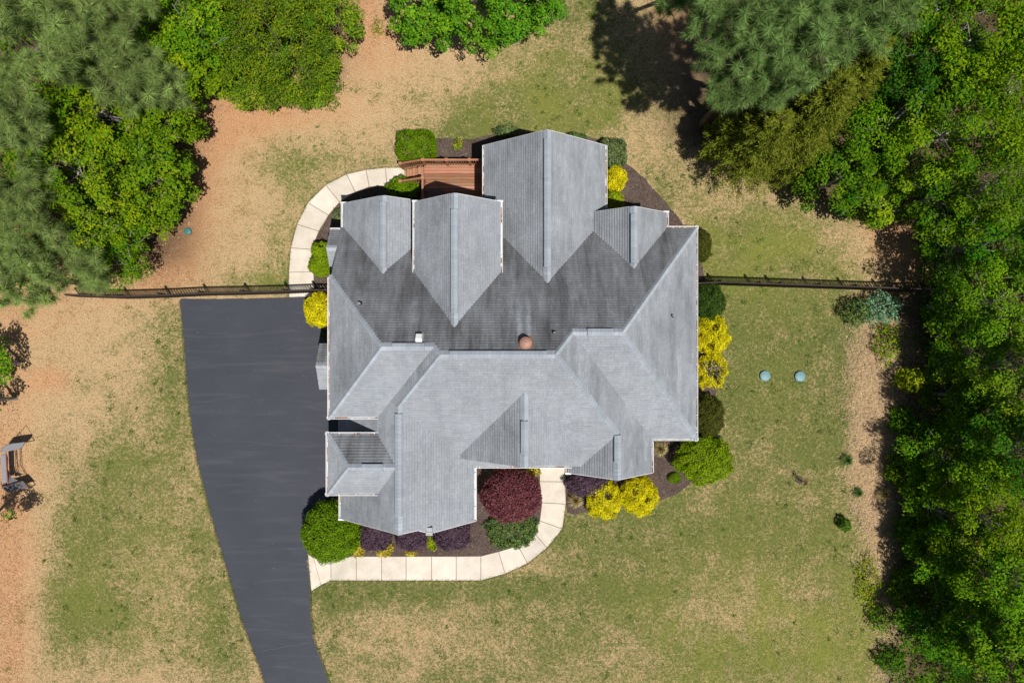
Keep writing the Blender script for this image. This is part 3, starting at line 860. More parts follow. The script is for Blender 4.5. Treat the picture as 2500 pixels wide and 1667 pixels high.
# white box vent with pitched hood
bx_, by_ = -3.63, .14; zb = PN.z(bx_, by_); m = MB(); hw = .12
prof = [(-.16, -.02), (-.16, .20), (-.02, .27), (.16, .13), (.16, -.10)]
L_ = [Vector((bx_ - hw, by_ + q[0], zb + q[1])) for q in prof]; R_ = [Vector((bx_ + hw, by_ + q[0], zb + q[1])) for q in prof]
m.poly(L_); m.poly(R_[::-1])
for i in range(5): m.poly([L_[i], R_[i], R_[(i + 1) % 5], L_[(i + 1) % 5]])
bv = m.build("box_vent", M['white'], house)
m = MB(); m.box(bx_ - .17, bx_ + .17, by_ - .22, by_ + .26, .018, .026, Matrix.Translation((0, by_, zb + .012)) @ Matrix.Rotation(-math.atan(.73), 4, 'X') @ Matrix.Translation((0, -by_, 0))); m.build("vent_flashing", simple("grey_flashing", (.22, .22, .23), .6), bv)
for u, v, pl in ((880, 741, PN), (1353, 812, PN), (1641, 771, PE)):
    p = pl.px(u, v); m = MB(); m.lathe((p.x, p.y, p.z - .15), [(.038, 0), (.038, .40), (.03, .40), (.03, .30)], 10); pp = m.build("vent_pipe", M['pvc'], house)
    m = MB(); m.lathe((p.x, p.y, p.z - .12), [(.115, 0), (.10, .10), (.055, .20), (.045, .27)], 12); m.build("pipe_boot", M['black'], pp)
p = PWE.px(1049, 1294); m = MB(); m.box(p.x - .12, p.x + .12, p.y - .16, p.y + .14, p.z - .1, p.z + .13); m.box(p.x - .14, p.x + .14, p.y - .18, p.y - .03, p.z + .131, p.z + .16)
m.build("roof_hood", simple("grey_hood", (.33, .34, .35), .6), house)

# ------------------------------------------------------------------ deck with stairs, rails
deck = empty("deck", (-2.6, 7.0, 0), "reddish brown wooden deck with stairs in the corner of the rear gables", "deck")
DO = deck.location
DZ = .72; DX0, DX1, DY0, DY1 = -4.20, -.96, 5.56, 8.46
rr = random.Random(5); y = DY1 - .145; i = 0
while y > DY0:
    tv = rr.uniform(.72, 1.25); col = (tv, tv * rr.uniform(.93, 1.05), tv * rr.uniform(.9, 1.1))
    xm = rr.uniform(-3.2, -1.8) if rr.random() < .5 else None
    m = MB()
    z = DZ + rr.uniform(-.003, .003)
    m.box(DX0, DX1, y, y + .130, z - .035, z, None, col); m.build("deck_board", M['wood'], deck, None, True, off=DO)
    y -= .145
m = MB()
for y in (DY0 + .1, 7.0, DY1 - .1): m.box(DX0 + .05, DX1, y - .02, y + .02, DZ - .24, DZ - .04, None, (.7, .7, .7))
m.build("joist", M['wood'], deck, None, True, off=DO)
def dpost(x, y, z0, z1, s=.10):
    m = MB(); m.box(x - s / 2, x + s / 2, y - s / 2, y + s / 2, z0, z1 - .03, None, (.9, .9, .88)); m.box(x - s / 2 - .02, x + s / 2 + .02, y - s / 2 - .02, y + s / 2 + .02, z1 - .03, z1, None, (1.05, 1.05, 1)); m.build("post", M['wood'], deck, None, True, off=DO)
RT = 1.66
for x, y in ((DX0 + .05, 8.42), (-3.05, 8.42), (-1.98, 8.42), (-1.02, 8.42), (DX0 + .05, 7.58), (DX0 + .05, 6.6), (DX0 + .05, 5.65)): dpost(x, y, 0, RT + .06)
def rail(a, b, base, wd=.09, ht=.035, col=(.98, 1.0, .95)):
    m = MB(); m.bar(a, b, wd, ht, (0, 0, 1), col); m.build("handrail", M['wood'], deck, None, True, off=DO)
    a = Vector(a); b = Vector(b); n = int((b - a).length / .115)
    for i in range(1, n):
        t = i / n; p = a.lerp(b, t); q = Vector(base[0]).lerp(Vector(base[1]), t)
        m = MB(); m.box(p.x - .018, p.x + .018, p.y - .018, p.y + .018, q.z, p.z - .02, None, (.85, .85, .82)); m.build("baluster", M['wood'], deck, None, True, off=DO)
    m = MB(); m.bar(Vector(base[0]) + Vector((0, 0, .06)), Vector(base[1]) + Vector((0, 0, .06)), .05, .07, (0, 0, 1), (.85, .85, .82)); m.build("bottom_rail", M['wood'], deck, None, True, off=DO)
rail((DX0, 8.42, RT), (-.98, 8.42, RT), ((DX0, 8.42, DZ + .05), (-.98, 8.42, DZ + .05)))
rail((DX0 + .05, 7.58, RT), (DX0 + .05, 5.6, RT), ((DX0 + .05, 7.58, DZ + .05), (DX0 + .05, 5.6, DZ + .05)))
for yy in (8.42, 7.58):
    rail((DX0, yy, RT), (-5.30, yy, 1.00), ((DX0, yy, DZ + .05), (-5.30, yy, .10)))
    dpost(-5.30, yy, 0, 1.06)
for k in range(3):
    zt = DZ - .18 * (k + 1); x1 = DX0 - .30 * k
    for j in range(2):
        tv = rr.uniform(.85, 1.2); m = MB(); xa = x1 - .148 * (j + 1) - .012; m.box(xa, xa + .14, 7.62, 8.38, zt - .035, zt, None, (tv, tv, tv * .97)); m.build("stair_tread", M['wood'], deck, None, True, off=DO)
for yy in (7.64, 8.36):
    m = MB(); m.bar((DX0, yy, DZ - .30), (-5.25, yy, -.02), .04, .24, (0, 0, 1), (.8, .8, .8)); m.build("stair_stringer", M['wood'], deck, None, True, off=DO)
# slatted chair in the deck shade
ch = empty("patio_chair", (-3.62, 6.95, DZ), "dark slatted patio chair in the shade on the wooden deck", "chair")
m = MB()
for i in range(5): m.box(-.25 + i * .105, -.25 + i * .105 + .085, -.24, .24, .41, .435, None, (.12, .10, .09))
m.build("seat", M['tint'], ch, None, True)
m = MB()
for i in range(5): m.bar((-.21 + i * .105, -.25, .45), (-.21 + i * .105, -.36, .95), .08, .02, (0, 1, 0), (.12, .10, .09))
m.bar((-.27, -.365, .96), (.27, -.365, .96), .05, .05, (0, 0, 1), (.12, .10, .09)); m.build("backrest", M['tint'], ch, None, True)
for sx in (-.25, .25):
    m = MB(); m.bar((sx, -.3, .64), (sx, .25, .64), .08, .03, (0, 0, 1), (.14, .115, .10)); m.build("armrest", M['tint'], ch, None, True)
    for sy in (-.24, .22):
        m = MB(); m.box(sx - .025, sx + .025, sy - .025, sy + .025, 0, .63, None, (.12, .10, .09)); m.build("leg", M['tint'], ch, None, True)

# ------------------------------------------------------------------ fences: posts, rails, pickets
def fence(posts_px, ends_px, h, label, zt=1.36):
    tops = [G(u, v, zt) for u, v in posts_px]
    line = [G(*ends_px[0])] + [Vector((p.x, p.y, 0)) for p in tops] + [G(*ends_px[1])]
    root = empty("fence", line[0], label, "fence", "board fences beside the house"); off = root.location
    for p in tops:
        m = MB(); m.box(p.x - .04, p.x + .04, p.y + .01, p.y + .09, 0, zt - .02); m.box(p.x - .05, p.x + .05, p.y, p.y + .10, zt - .02, zt); m.build("post", M['fence'], root, off=off)
    rr = random.Random(len(tops))
    for a, b in zip(line[:-1], line[1:]):
        d = (b - a); L = d.length
        if L < .05: continue
        x = d.normalized(); nrm = Vector((-x.y, x.x, 0))
        for zz in (.25, h - .14):
            m = MB(); m.bar(a + Vector((0, 0, zz)) + nrm * .01, b + Vector((0, 0, zz)) + nrm * .01, .035, .09); m.build("rail", M['fence'], root, off=off)
        m = MB(); m.bar(a + Vector((0, 0, h + .01)) - nrm * .02, b + Vector((0, 0, h + .01)) - nrm * .02, .05, .03); m.build("cap_rail", M['fence'], root, off=off)
        n = int(L / .132)
        for i in range(n):
            c = a + x * ((i + .5) * L / n) - nrm * .03
            m = MB(); m.bar(c + Vector((0, 0, .05)), c + Vector((0, 0, h + rr.uniform(-.015, .0))), .019, .09, nrm if False else (nrm.x, nrm.y, 0))
            m.build("picket", M['fence'], root, off=off)
    return root
fence([(281, 722), (385, 719), (483, 714), (587, 712), (690, 709), (760, 706)], [(195, 722), (884, 712)], 1.20, "dark board fence from the woods to the left wall, above the driveway")
fence([(1764, 687), (1859, 690), (1911, 692), (2006, 695), (2095, 698), (2183, 701), (2260, 704)], [(1600, 700), (2262, 708)], 1.20, "dark board fence running from the right wall into the woods")
fence([(2291, 690), (2293, 610), (2296, 540)], [(2262, 708), (2264, 480)], 1.20, "dark side fence under the trees, running away from the house")

# ------------------------------------------------------------------ septic lids
def lid(u, v, r, mat, label):
    p = G(u, v, .1); t = empty("septic_lid", (p.x, p.y, 0), label, "septic lid", "green plastic septic lids in the lawn")
    m = MB(); m.lathe((0, 0, 0), [(r * .98, 0), (r * .98, .07)], 36); m.build("riser", M['black'], t)
    m = MB(); m.lathe((0, 0, .07), [(r, 0), (r, .018), (r * .95, .028), (r * .7, .045), (r * .3, .058), (r * .02, .06)], 36); d = m.build("lid", mat, t, None, False, True)
    m = MB()
    for k in range(8):
        a = k * math.pi / 4; m.bar((math.cos(a) * r * .25, math.sin(a) * r * .25, .131), (math.cos(a) * r * .88, math.sin(a) * r * .88, .108), .012, .012)
    m.build("rib", mat, d)
    m = MB()
    for k in range(6):
        a = k * math.pi / 3 + .3; m.lathe((math.cos(a) * r * .93, math.sin(a) * r * .93, .095), [(.012, 0), (.012, .012), (.002, .014)], 8)
    m.build("bolt", M['black'], d)
lid(457.5, 564.5, .175, M['green_lid'], "small dark green septic lid in the tan back lawn")
lid(1868.5, 917.5, .255, M['green_lid_pale'], "pale green septic lid nearer the house, left of its pair")
lid(1954, 919, .255, M['green_lid_pale'], "pale green septic lid nearer the woods, right of its pair")

# ------------------------------------------------------------------ padded play frame at the left lawn edge
pf = empty("play_frame", G(20, 1140), "grey padded play frame with red trim and slack netting by left lawn edge", "play frame")
def PF(x, y, z): return G(x / 5.81, 1020 + y / 5.81, z) - pf.location
GREY = (.20, .195, .20); LG = (.22, .225, .235); BLK = (.02, .02, .022)
def pad(name, pts, z0, z1, col):
    q = ccw([PF(x, y, z1) for x, y in pts]); m = MB(); n = len(q)
    c = sum(q, Vector()) / n; ins = [c + (p - c) * .86 for p in q]
    m.poly([(p.x, p.y, z1 + .03) for p in ins], col)
    for i in range(n):
        j = (i + 1) % n
        m.poly([(ins[i].x, ins[i].y, z1 + .03), (q[i].x, q[i].y, z1), (q[j].x, q[j].y, z1), (ins[j].x, ins[j].y, z1 + .03)], col)
        m.poly([(q[i].x, q[i].y, z1), (q[i].x, q[i].y, z0), (q[j].x, q[j].y, z0), (q[j].x, q[j].y, z1)], col)
    return m.build(name, M['tint'], pf, None, True)
pad("top_pad", [(0, 490), (20, 450), (70, 385), (180, 358), (345, 340), (320, 395), (265, 445), (130, 470)], .75, .84, (.20, .20, .21))
pad("bottom_pad", [(15, 970), (90, 955), (200, 925), (320, 888), (405, 985), (280, 1020), (125, 1055), (60, 1025)], .55, .63, (.115, .105, .105))
pad("side_pad", [(12, 520), (75, 500), (95, 700), (100, 910), (30, 930), (20, 700)], .66, .72, LG)
m = MB(); m.tube([PF(84, 490, .76), PF(88, 620, .745), (PF(95, 760, .73)), PF(118, 935, .70)], .014, 6, (.45, .05, .06)); m.build("red_piping", M['tint'], pf, None, True)
m = MB()
a = [PF(118, 505, .70), PF(112, 600, .55), PF(112, 720, .5), PF(160, 840, .5), PF(260, 885, .58)]; b = [PF(92, 505, .71), PF(96, 640, .66), PF(100, 740, .64), PF(112, 850, .66), PF(125, 930, .68)]
for i in range(4): m.poly([a[i], a[i + 1], b[i + 1], b[i]], (.18, .19, .21))
m.build("slack_net", M['tint'], pf, None, True)
for pts in ([(215, 460), (225, 560), (225, 720), (290, 850), (400, 975)], [(240, 460), (245, 600), (255, 740), (310, 850), (405, 970)], [(165, 470), (175, 620), (200, 760), (215, 760)]):
    m = MB(); m.tube([PF(x, y, .45) for x, y in pts], .016, 6, BLK); m.build("frame_tube", M['tint'], pf, None, True)
m = MB(); m.tube([PF(215, 290, .05), PF(275, 195, .7), PF(348, 335, .75)], .013, 6, BLK); m.tube([PF(215, 345, .6), PF(348, 335, .76)], .013, 6, BLK); m.build("corner_pole", M['tint'], pf, None, True)
for x, y, z in ((20, 480, .75), (330, 350, .78), (35, 960, .55), (390, 980, .56)):
    p = PF(x, y, z); m = MB(); m.tube([(p.x, p.y, 0), p], .02, 6, BLK); m.build("leg", M['tint'], pf, None, True)

# ------------------------------------------------------------------ foliage generators
def unit(n, rng):
    v = rng.normal(size=(n, 3)); return v / np.linalg.norm(v, axis=1, keepdims=True)
def leaf_quads(P, N, L, Wd, rng):
    """rhombic leaves at P facing N"""
    n = len(P); t = np.cross(N, unit(n, rng)); t /= np.linalg.norm(t, axis=1, keepdims=True) + 1e-9
    b = np.cross(N, t)
    L = (L * rng.uniform(.7, 1.3, n))[:, None]; Wd = (Wd * rng.uniform(.7, 1.3, n))[:, None]
    fold = N * L * .12
    q = np.stack([P - t * L / 2, P + b * Wd / 2 + fold, P + t * L / 2, P - b * Wd / 2 + fold], 1)
    return q.reshape(-1, 3)
def colours(n, pal, rng, jit=.18, clump=None):
    pal = np.array(pal); i = rng.integers(0, len(pal), n)
    c = pal[i] * rng.uniform(1 - jit, 1 + jit, (n, 1))
    if clump is not None: c = c * clump
    return np.clip(c, 0, 1)

PAL = {
    'oak': [(.092, .195, .004), (.122, .23, .005), (.155, .255, .006), (.068, .165, .005), (.19, .265, .008)],
    'bright': [(.075, .21, .005), (.105, .245, .006), (.055, .175, .006), (.145, .265, .007)],
    'holly': [(.115, .205, .004), (.15, .24, .005), (.085, .17, .006), (.19, .255, .007), (.06, .14, .012)],
    'dark': [(.035, .125, .006), (.05, .155, .006), (.068, .18, .008), (.095, .20, .009)],
    'wood': [(.058, .16, .004), (.085, .20, .005), (.12, .235, .006), (.155, .255, .008)],
    'pine': [(.20, .295, .075), (.255, .345, .10), (.15, .24, .07), (.315, .37, .12)],
    'bpine': [(.165, .275, .075), (.205, .315, .095), (.125, .22, .065), (.25, .335, .105)],
    'cedar': [(.150, .185, .014), (.19, .215, .020), (.11, .15, .014), (.235, .245, .035)],
    'yellow': [(.74, .61, .008), (.82, .68, .010), (.62, .54, .010), (.45, .45, .012)],
    'gold':   [(.60, .43, .06), (.70, .52, .10), (.46, .38, .03), (.34, .34, .02)],
    'lime': [(.19, .30, .006), (.235, .34, .008), (.125, .235, .006), (.30, .365, .012)],
    'box': [(.105, .21, .003), (.14, .25, .004), (.075, .165, .004), (.19, .285, .006)],
    'dgreen': [(.030, .075, .012), (.042, .095, .012), (.055, .11, .014), (.075, .12, .018)],
    'olive':  [(.055, .070, .010), (.07, .088, .012), (.09, .105, .016), (.12, .11, .020)],
    'varieg': [(.06, .165, .045), (.085, .20, .06), (.24, .28, .11), (.34, .25, .12), (.05, .125, .035)],
    'purple': [(.105, .064, .100), (.14, .082, .122), (.075, .048, .078), (.165, .105, .135)],
    'maple':  [(.165, .048, .066), (.21, .066, .082), (.12, .038, .052), (.27, .10, .10)],
    'juniper': [(.095, .18, .055), (.125, .215, .065), (.07, .14, .045), (.22, .26, .05)],
    'blue':   [(.20, .38, .25), (.25, .44, .31), (.15, .30, .18), (.12, .24, .09)],
    'strawp': [(.50, .38, .20), (.60, .47, .27), (.42, .32, .15), (.30, .29, .10)],
    'yg': [(.26, .35, .008), (.31, .39, .010), (.20, .29, .008), (.40, .41, .018)],
}

def limbs_mesh(base, crown_c, R, tips, rng, r0):
    m = MB(); b = Vector(base); c = Vector(crown_c)
    top = c + Vector((0, 0, -R * .15))
    pts = [b, b.lerp(top, .35) + Vector((rng.uniform(-.1, .1), rng.uniform(-.1, .1), 0)), b.lerp(top, .7), top]
    m.tube(pts, [r0 * 1.25, r0, r0 * .8, r0 * .5], 7)
    for tp in tips:
        tp = Vector(tp); st = b.lerp(top, rng.uniform(.62, 1.0)); mid = st.lerp(tp, .5) + Vector((rng.uniform(-.15, .15), rng.uniform(-.15, .15), rng.uniform(0, .25)))
        m.tube([st, mid, tp], [r0 * .26, r0 * .15, .01], 5)
        for _ in range(2):
            e = tp.lerp(mid, rng.uniform(0, .5)); d = Vector(rng.normal(size=3)) * .28; d.z = abs(d.z) * .8
            m.tube([e, e + d], [.013, .006], 4, None, False)
    return m

def tree(kind, u, v, zc, R, label, pal=None, Hs=.95, dens=1.0, seed=None, group="trees of the surrounding woods", name=None, leaf=.115, base_px=None):
    seed = seed if seed is not None else int(abs(u) * 7 + abs(v) * 13)
    rng = np.random.default_rng(seed)
    c = G(u, v, zc); base = Vector((c.x, c.y, 0)) if base_px is None else G(*base_px)
    names = {'dec': "broadleaf_tree", 'holly': "evergreen_tree", 'pine': "pine_tree", 'cedar': "cedar_tree"}
    root = empty(name or names[kind], base, label, "tree", group)
    leaf *= rng.uniform(.80, 1.25); tone = rng.uniform(.78, 1.18) * np.array((rng.uniform(.86, 1.18), 1.0, rng.uniform(.8, 1.3)))
    cc = np.array((c.x - base.x, c.y - base.y, zc)); cv3 = Vector(cc)
    if kind in ('dec', 'holly'):
        dec = kind == 'dec'
        M_ = int((15 if dec else 24) * R * R * dens) + 8
        d = unit(M_ * 2, rng); d = d[d[:, 2] > -.75][:M_]
        rad = rng.uniform(.5, 1.0, len(d)) ** .5
        lob = 1 + .15 * np.sin(3 * np.arctan2(d[:, 1], d[:, 0]) + seed) + rng.normal(0, .10, len(d))
        dz = np.where(d[:, 2] > 0, R * Hs, max(R * Hs, zc - .5))
        C = cc + d * np.stack([np.full(len(d), R), np.full(len(d), R), dz], 1) * (rad * lob)[:, None]
        C[:, 2] = np.maximum(C[:, 2], .35)
        cr = rng.uniform(.30, .56, len(C)) * (1.0 if dec else .78) * (R / 1.8) ** .35
        nl = np.maximum(((135 if dec else 150) * (cr / .4) ** 2).astype(int), 24)
        idx = np.repeat(np.arange(len(C)), nl); n = len(idx)
        w_ = unit(n, rng); w_[:, 2] = np.where(rng.random(n) < .7, np.abs(w_[:, 2]), w_[:, 2])
        off = w_ * (rng.uniform(.45, 1.08, n) ** .7 * (1 + .22 * np.sin(w_[:, 0] * 6 + idx) * np.sin(w_[:, 1] * 7 + idx)))[:, None] * cr[idx][:, None] * np.array((1, 1, .72))
        P = C[idx] + off
        N = unit(n, rng) * .62 + np.array((0, 0, .55)) + w_ * .75
        N /= np.linalg.norm(N, axis=1, keepdims=True)
        hue = rng.normal(0, .16, (len(C), 1)) * np.array((1.3, .75, .4)) + rng.normal(0, .05, (len(C), 1))
        V = leaf_quads(P, N, leaf, leaf * .66, rng)
        col = colours(n, PAL[pal or ('wood' if dec else 'holly')], rng, .2, (1 + hue)[idx] * tone)
        np_obj("crown", V, 4, col, M['leaf'] if dec else M['waxy'], root)
        up = [i for i in range(len(C)) if d[i, 2] > .1]
        tips = [C[i] + d[i] * rng.uniform(.05, .4) for i in rng.choice(up, min(len(up), 12 if dec else 4), False)]
        limbs_mesh((0, 0, 0), cv3, R, tips, rng, .05 + R * .03).build("trunk", M['palebark'] if dec else M['bark'], root)
    elif kind == 'pine':
        nb = int(11 * R + 12); bd = unit(nb * 2, rng); bd = bd[bd[:, 2] > -.45][:nb]
        n_t = int(42 * R * R * dens) + 14; bi = rng.integers(0, len(bd), n_t); rr_ = rng.uniform(.22, 1.0, n_t) ** .75
        d = bd[bi]; d = d + rng.normal(0, .17, (n_t, 3)); d /= np.linalg.norm(d, axis=1, keepdims=True)
        bl = rng.uniform(.78, 1.12, len(bd))[bi]
        C = cc + d * np.array((R, R, R * Hs)) * (rr_ * bl)[:, None]
        per = 130
        idx = np.repeat(np.arange(len(C)), per); n = len(idx)
        axis = d * .7 + np.array((0, 0, .6)); axis /= np.linalg.norm(axis, axis=1, keepdims=True)
        nd = unit(n, rng) + axis[idx] * .5; nd /= np.linalg.norm(nd, axis=1, keepdims=True)
        ln = (rng.uniform(.75, 1.1, n) * rng.uniform(.30, .44, len(C))[idx])[:, None]
        st = C[idx] - axis[idx] * rng.uniform(0, .22, n)[:, None]
        droop = np.array((0, 0, -.05)) * (ln / .4)
        sd = np.cross(nd, unit(n, rng)); sd /= np.linalg.norm(sd, axis=1, keepdims=True)
        V = np.stack([st - sd * .009, st + sd * .009, st + nd * ln + droop], 1).reshape(-1, 3)
        cl = np.clip(1 + rng.normal(0, .24, (len(C), 1)), .5, 1.6)[idx]
        np_obj("crown", V, 3, colours(n, PAL[pal or 'pine'], rng, .2, cl), M['needle'], root)
        tips = [C[i] for i in rng.choice(len(C), min(len(C), 26), False)]
        limbs_mesh((0, 0, 0), cv3, R, tips, rng, .07 + R * .03).build("trunk", M['bark'], root)
    else:   # cedar: drooping feathery sprays on a broad cone
        nb = int(46 * R * R * dens) + 20
        az = rng.uniform(0, 2 * math.pi, nb); hgt = rng.uniform(-1, 1, nb); prof = np.clip((1 - (hgt + 1) / 2.15), .08, 1) ** .7
        lr = R * prof * rng.uniform(.55, 1.12, nb)
        dirv = np.stack([np.cos(az), np.sin(az), rng.uniform(.0, .45, nb)], 1)
        st = np.stack([np.zeros(nb), np.zeros(nb), zc + hgt * R * Hs * 1.3], 1)
        per = 120; idx = np.repeat(np.arange(nb), per); n = len(idx)
        t = rng.uniform(.30, 1, n) ** .8
        ax = dirv[idx]; Lr = lr[idx]
        P = st[idx] + ax * (Lr * t)[:, None]; P[:, 2] -= .22 * Lr * t * t
        side = np.cross(ax, np.array((0, 0, 1.)))
        P += side * (rng.normal(0, .20, n) * (1.15 - t) * np.minimum(Lr, 1.6))[:, None] + rng.normal(0, .055, (n, 3))
        gd = ax * .8 + side * rng.normal(0, .6, n)[:, None] + rng.normal(0, .25, (n, 3)); gd /= np.linalg.norm(gd, axis=1, keepdims=True)
        sd = np.cross(gd, unit(n, rng)); sd /= np.linalg.norm(sd, axis=1, keepdims=True)
        L2_ = rng.uniform(.09, .19, n)[:, None]
        V = np.stack([P - sd * .022, P + sd * .022, P + gd * L2_], 1).reshape(-1, 3)
        cl = (1 + rng.normal(0, .14, (nb, 1)))[idx]
        np_obj("crown", V, 3, colours(n, PAL[pal or 'cedar'], rng, .22, cl), M['needle'], root)
        m = MB(); m.tube([(0, 0, 0), (0, 0, zc), (0, 0, zc + R * Hs * 1.3)], [.16, .09, .02], 7)
        for i in range(0, nb, 4): m.tube([st[i], st[i] + dirv[i] * lr[i] * .8], [.025, .007], 4, None, False)
        m.build("trunk", M['bark'], root)
    return root

for args in [
    # left woods: pines
    ('pine', 70, 110, 8.5, 2.5, "grey green pine filling the top left corner"),
    ('pine', 235, 50, 7.5, 2.2, "grey green pine beside the corner pine, by the top edge"),
    ('pine', 300, 175, 6.3, 1.8, "grey green pine between the corner pines and the dense evergreen"),
    ('pine', 395, 215, 4.6, 1.35, "small grey green pine overhanging the tan clearing's corner"),
    ('pine', 15, 300, 8, 1.6, "grey green pine at the left edge below the corner pine"),
    ('pine', 40, 500, 7, 1.75, "grey green pine at the left edge level with the small septic lid"),
    ('pine', 135, 640, 5.2, 1.8, "grey green pine hanging over the left end of the fence"),
    ('pine', 20, 670, 6, 1.8, "grey green pine at the left edge above the fence line"),
    ('pine', 225, 690, 3.3, .85, "thin pine bough tree brushing the left fence end"),
]: tree(*args, base_px={395: (455, 262), 225: (255, 672), 135: (235, 655)}.get(args[1]))
for args in [
    ('dec', 385, 300, 3.5, 1.75, "bright broadleaf tree next to the bare red corner of the back lawn", 'oak', (440, 330)),
    ('dec', 345, 430, 3.6, 1.9, "broad leafy tree bulging farthest over the tan back lawn", 'oak', (415, 450)),
    ('dec', 245, 270, 4.6, 1.9, "bright broadleaf tree directly below the small grey pine", 'oak', None),
    ('dec', 180, 420, 5.0, 2.0, "broadleaf tree in the middle of the left woods", 'oak', None),
    ('dec', 285, 560, 3.2, 1.35, "broadleaf tree nearest the small dark septic lid", 'bright', (340, 575)),
    ('dec', 245, 540, 4.2, 1.6, "broadleaf tree behind the one beside the septic lid", 'oak', None),
    ('dec', 295, 640, 2.6, 1.2, "low leafy tree just above the left fence", 'bright', (330, 650)),
    ('dec', 100, 330, 5.4, 1.5, "broadleaf tree against the left edge pines", 'oak', None),
    ('dec', 460, 60, 4.6, 1.75, "broadleaf tree with bare twigs left of the dense evergreen", 'oak', None),
    ('dec', 440, 165, 3.8, 1.4, "broadleaf tree between the pines and the dense evergreen", 'oak', (490, 200)),
]: tree(*args[:6], pal=args[6], base_px=args[7])
for args in [
    ('holly', 690, 115, 3.0, 2.5, "largest dense rounded evergreen at the top of the back lawn"),
    ('holly', 820, 60, 2.6, 1.15, "dense evergreen lobe tree on the lawn side of the largest one"),
    ('holly', 600, 190, 2.7, 1.3, "dense evergreen at the near left of the largest one"),
    ('holly', 500, 160, 2.9, 1.35, "dense evergreen beside the bare red lawn corner"),
    ('holly', 560, 40, 3.4, 1.65, "dense evergreen behind the largest one, by the top edge"),
    ('holly', 745, 190, 2.1, 1.25, "dense evergreen lowest toward the house"),
]: tree(*args, leaf=.095, dens=1.3)
for args in [
    ('holly', 1045, 5, 3.4, 1.6, "dark pointed evergreen left of the three at the top edge", 'bright'),
    ('holly', 1155, 15, 3.4, 1.55, "dark pointed evergreen middle of the three at the top edge", 'bright'),
    ('holly', 1262, -5, 3.4, 1.6, "dark pointed evergreen right of the three at the top edge", 'bright'),
]: tree(*args[:6], pal=args[6], leaf=.11, dens=1.25, Hs=1.3)
for args in [
    ('pine', 1790, 60, 9.5, 1.9, "blue green pine nearest the back lawn on the right", 'bpine', (1765, 225)),
    ('pine', 1940, 60, 10, 2.1, "blue green pine in the middle of the top right group", 'bpine', None),
    ('pine', 2120, 20, 10, 1.9, "blue green pine farthest right at the top edge", 'bpine', None),
    ('pine', 1790, 190, 8, 1.3, "smaller blue green pine leaning over the cedars", 'bpine', (1765, 300)),
    ('pine', 1880, 110, 9, 1.5, "blue green pine between the cedars and the taller pines", 'bpine', None),
    ('pine', 1665, -20, 7, 1.3, "dark thin pine shading the top of the back lawn", 'bpine', (1690, -30)),
    ('pine', 1893, 190, 7.8, 1.35, "blue green pine lowest toward the cedars", 'bpine', None),
    ('pine', 2030, 50, 9.5, 1.5, "blue green pine behind the feathery olive cedar", 'bpine', None),
]: tree(*args[:6], pal=args[6], base_px=args[7])
for args in [
    ('cedar', 1850, 335, 4.2, 2.1, "olive cedar nearest the house, above the right lawn"),
    ('cedar', 1980, 270, 5.6, 2.25, "broad olive cedar in the middle of the cedars"),
    ('cedar', 2075, 165, 6.6, 1.9, "olive cedar with feathery tips beside the dark broadleaf trees"),
    ('cedar', 1945, 380, 3.0, 1.3, "low olive cedar at the lawn edge by the broadleaf trees"),
    ('cedar', 1775, 330, 3.0, 1.1, "small olive cedar at the shaded left foot of the pines"),
]: tree(*args, dens=1.35)
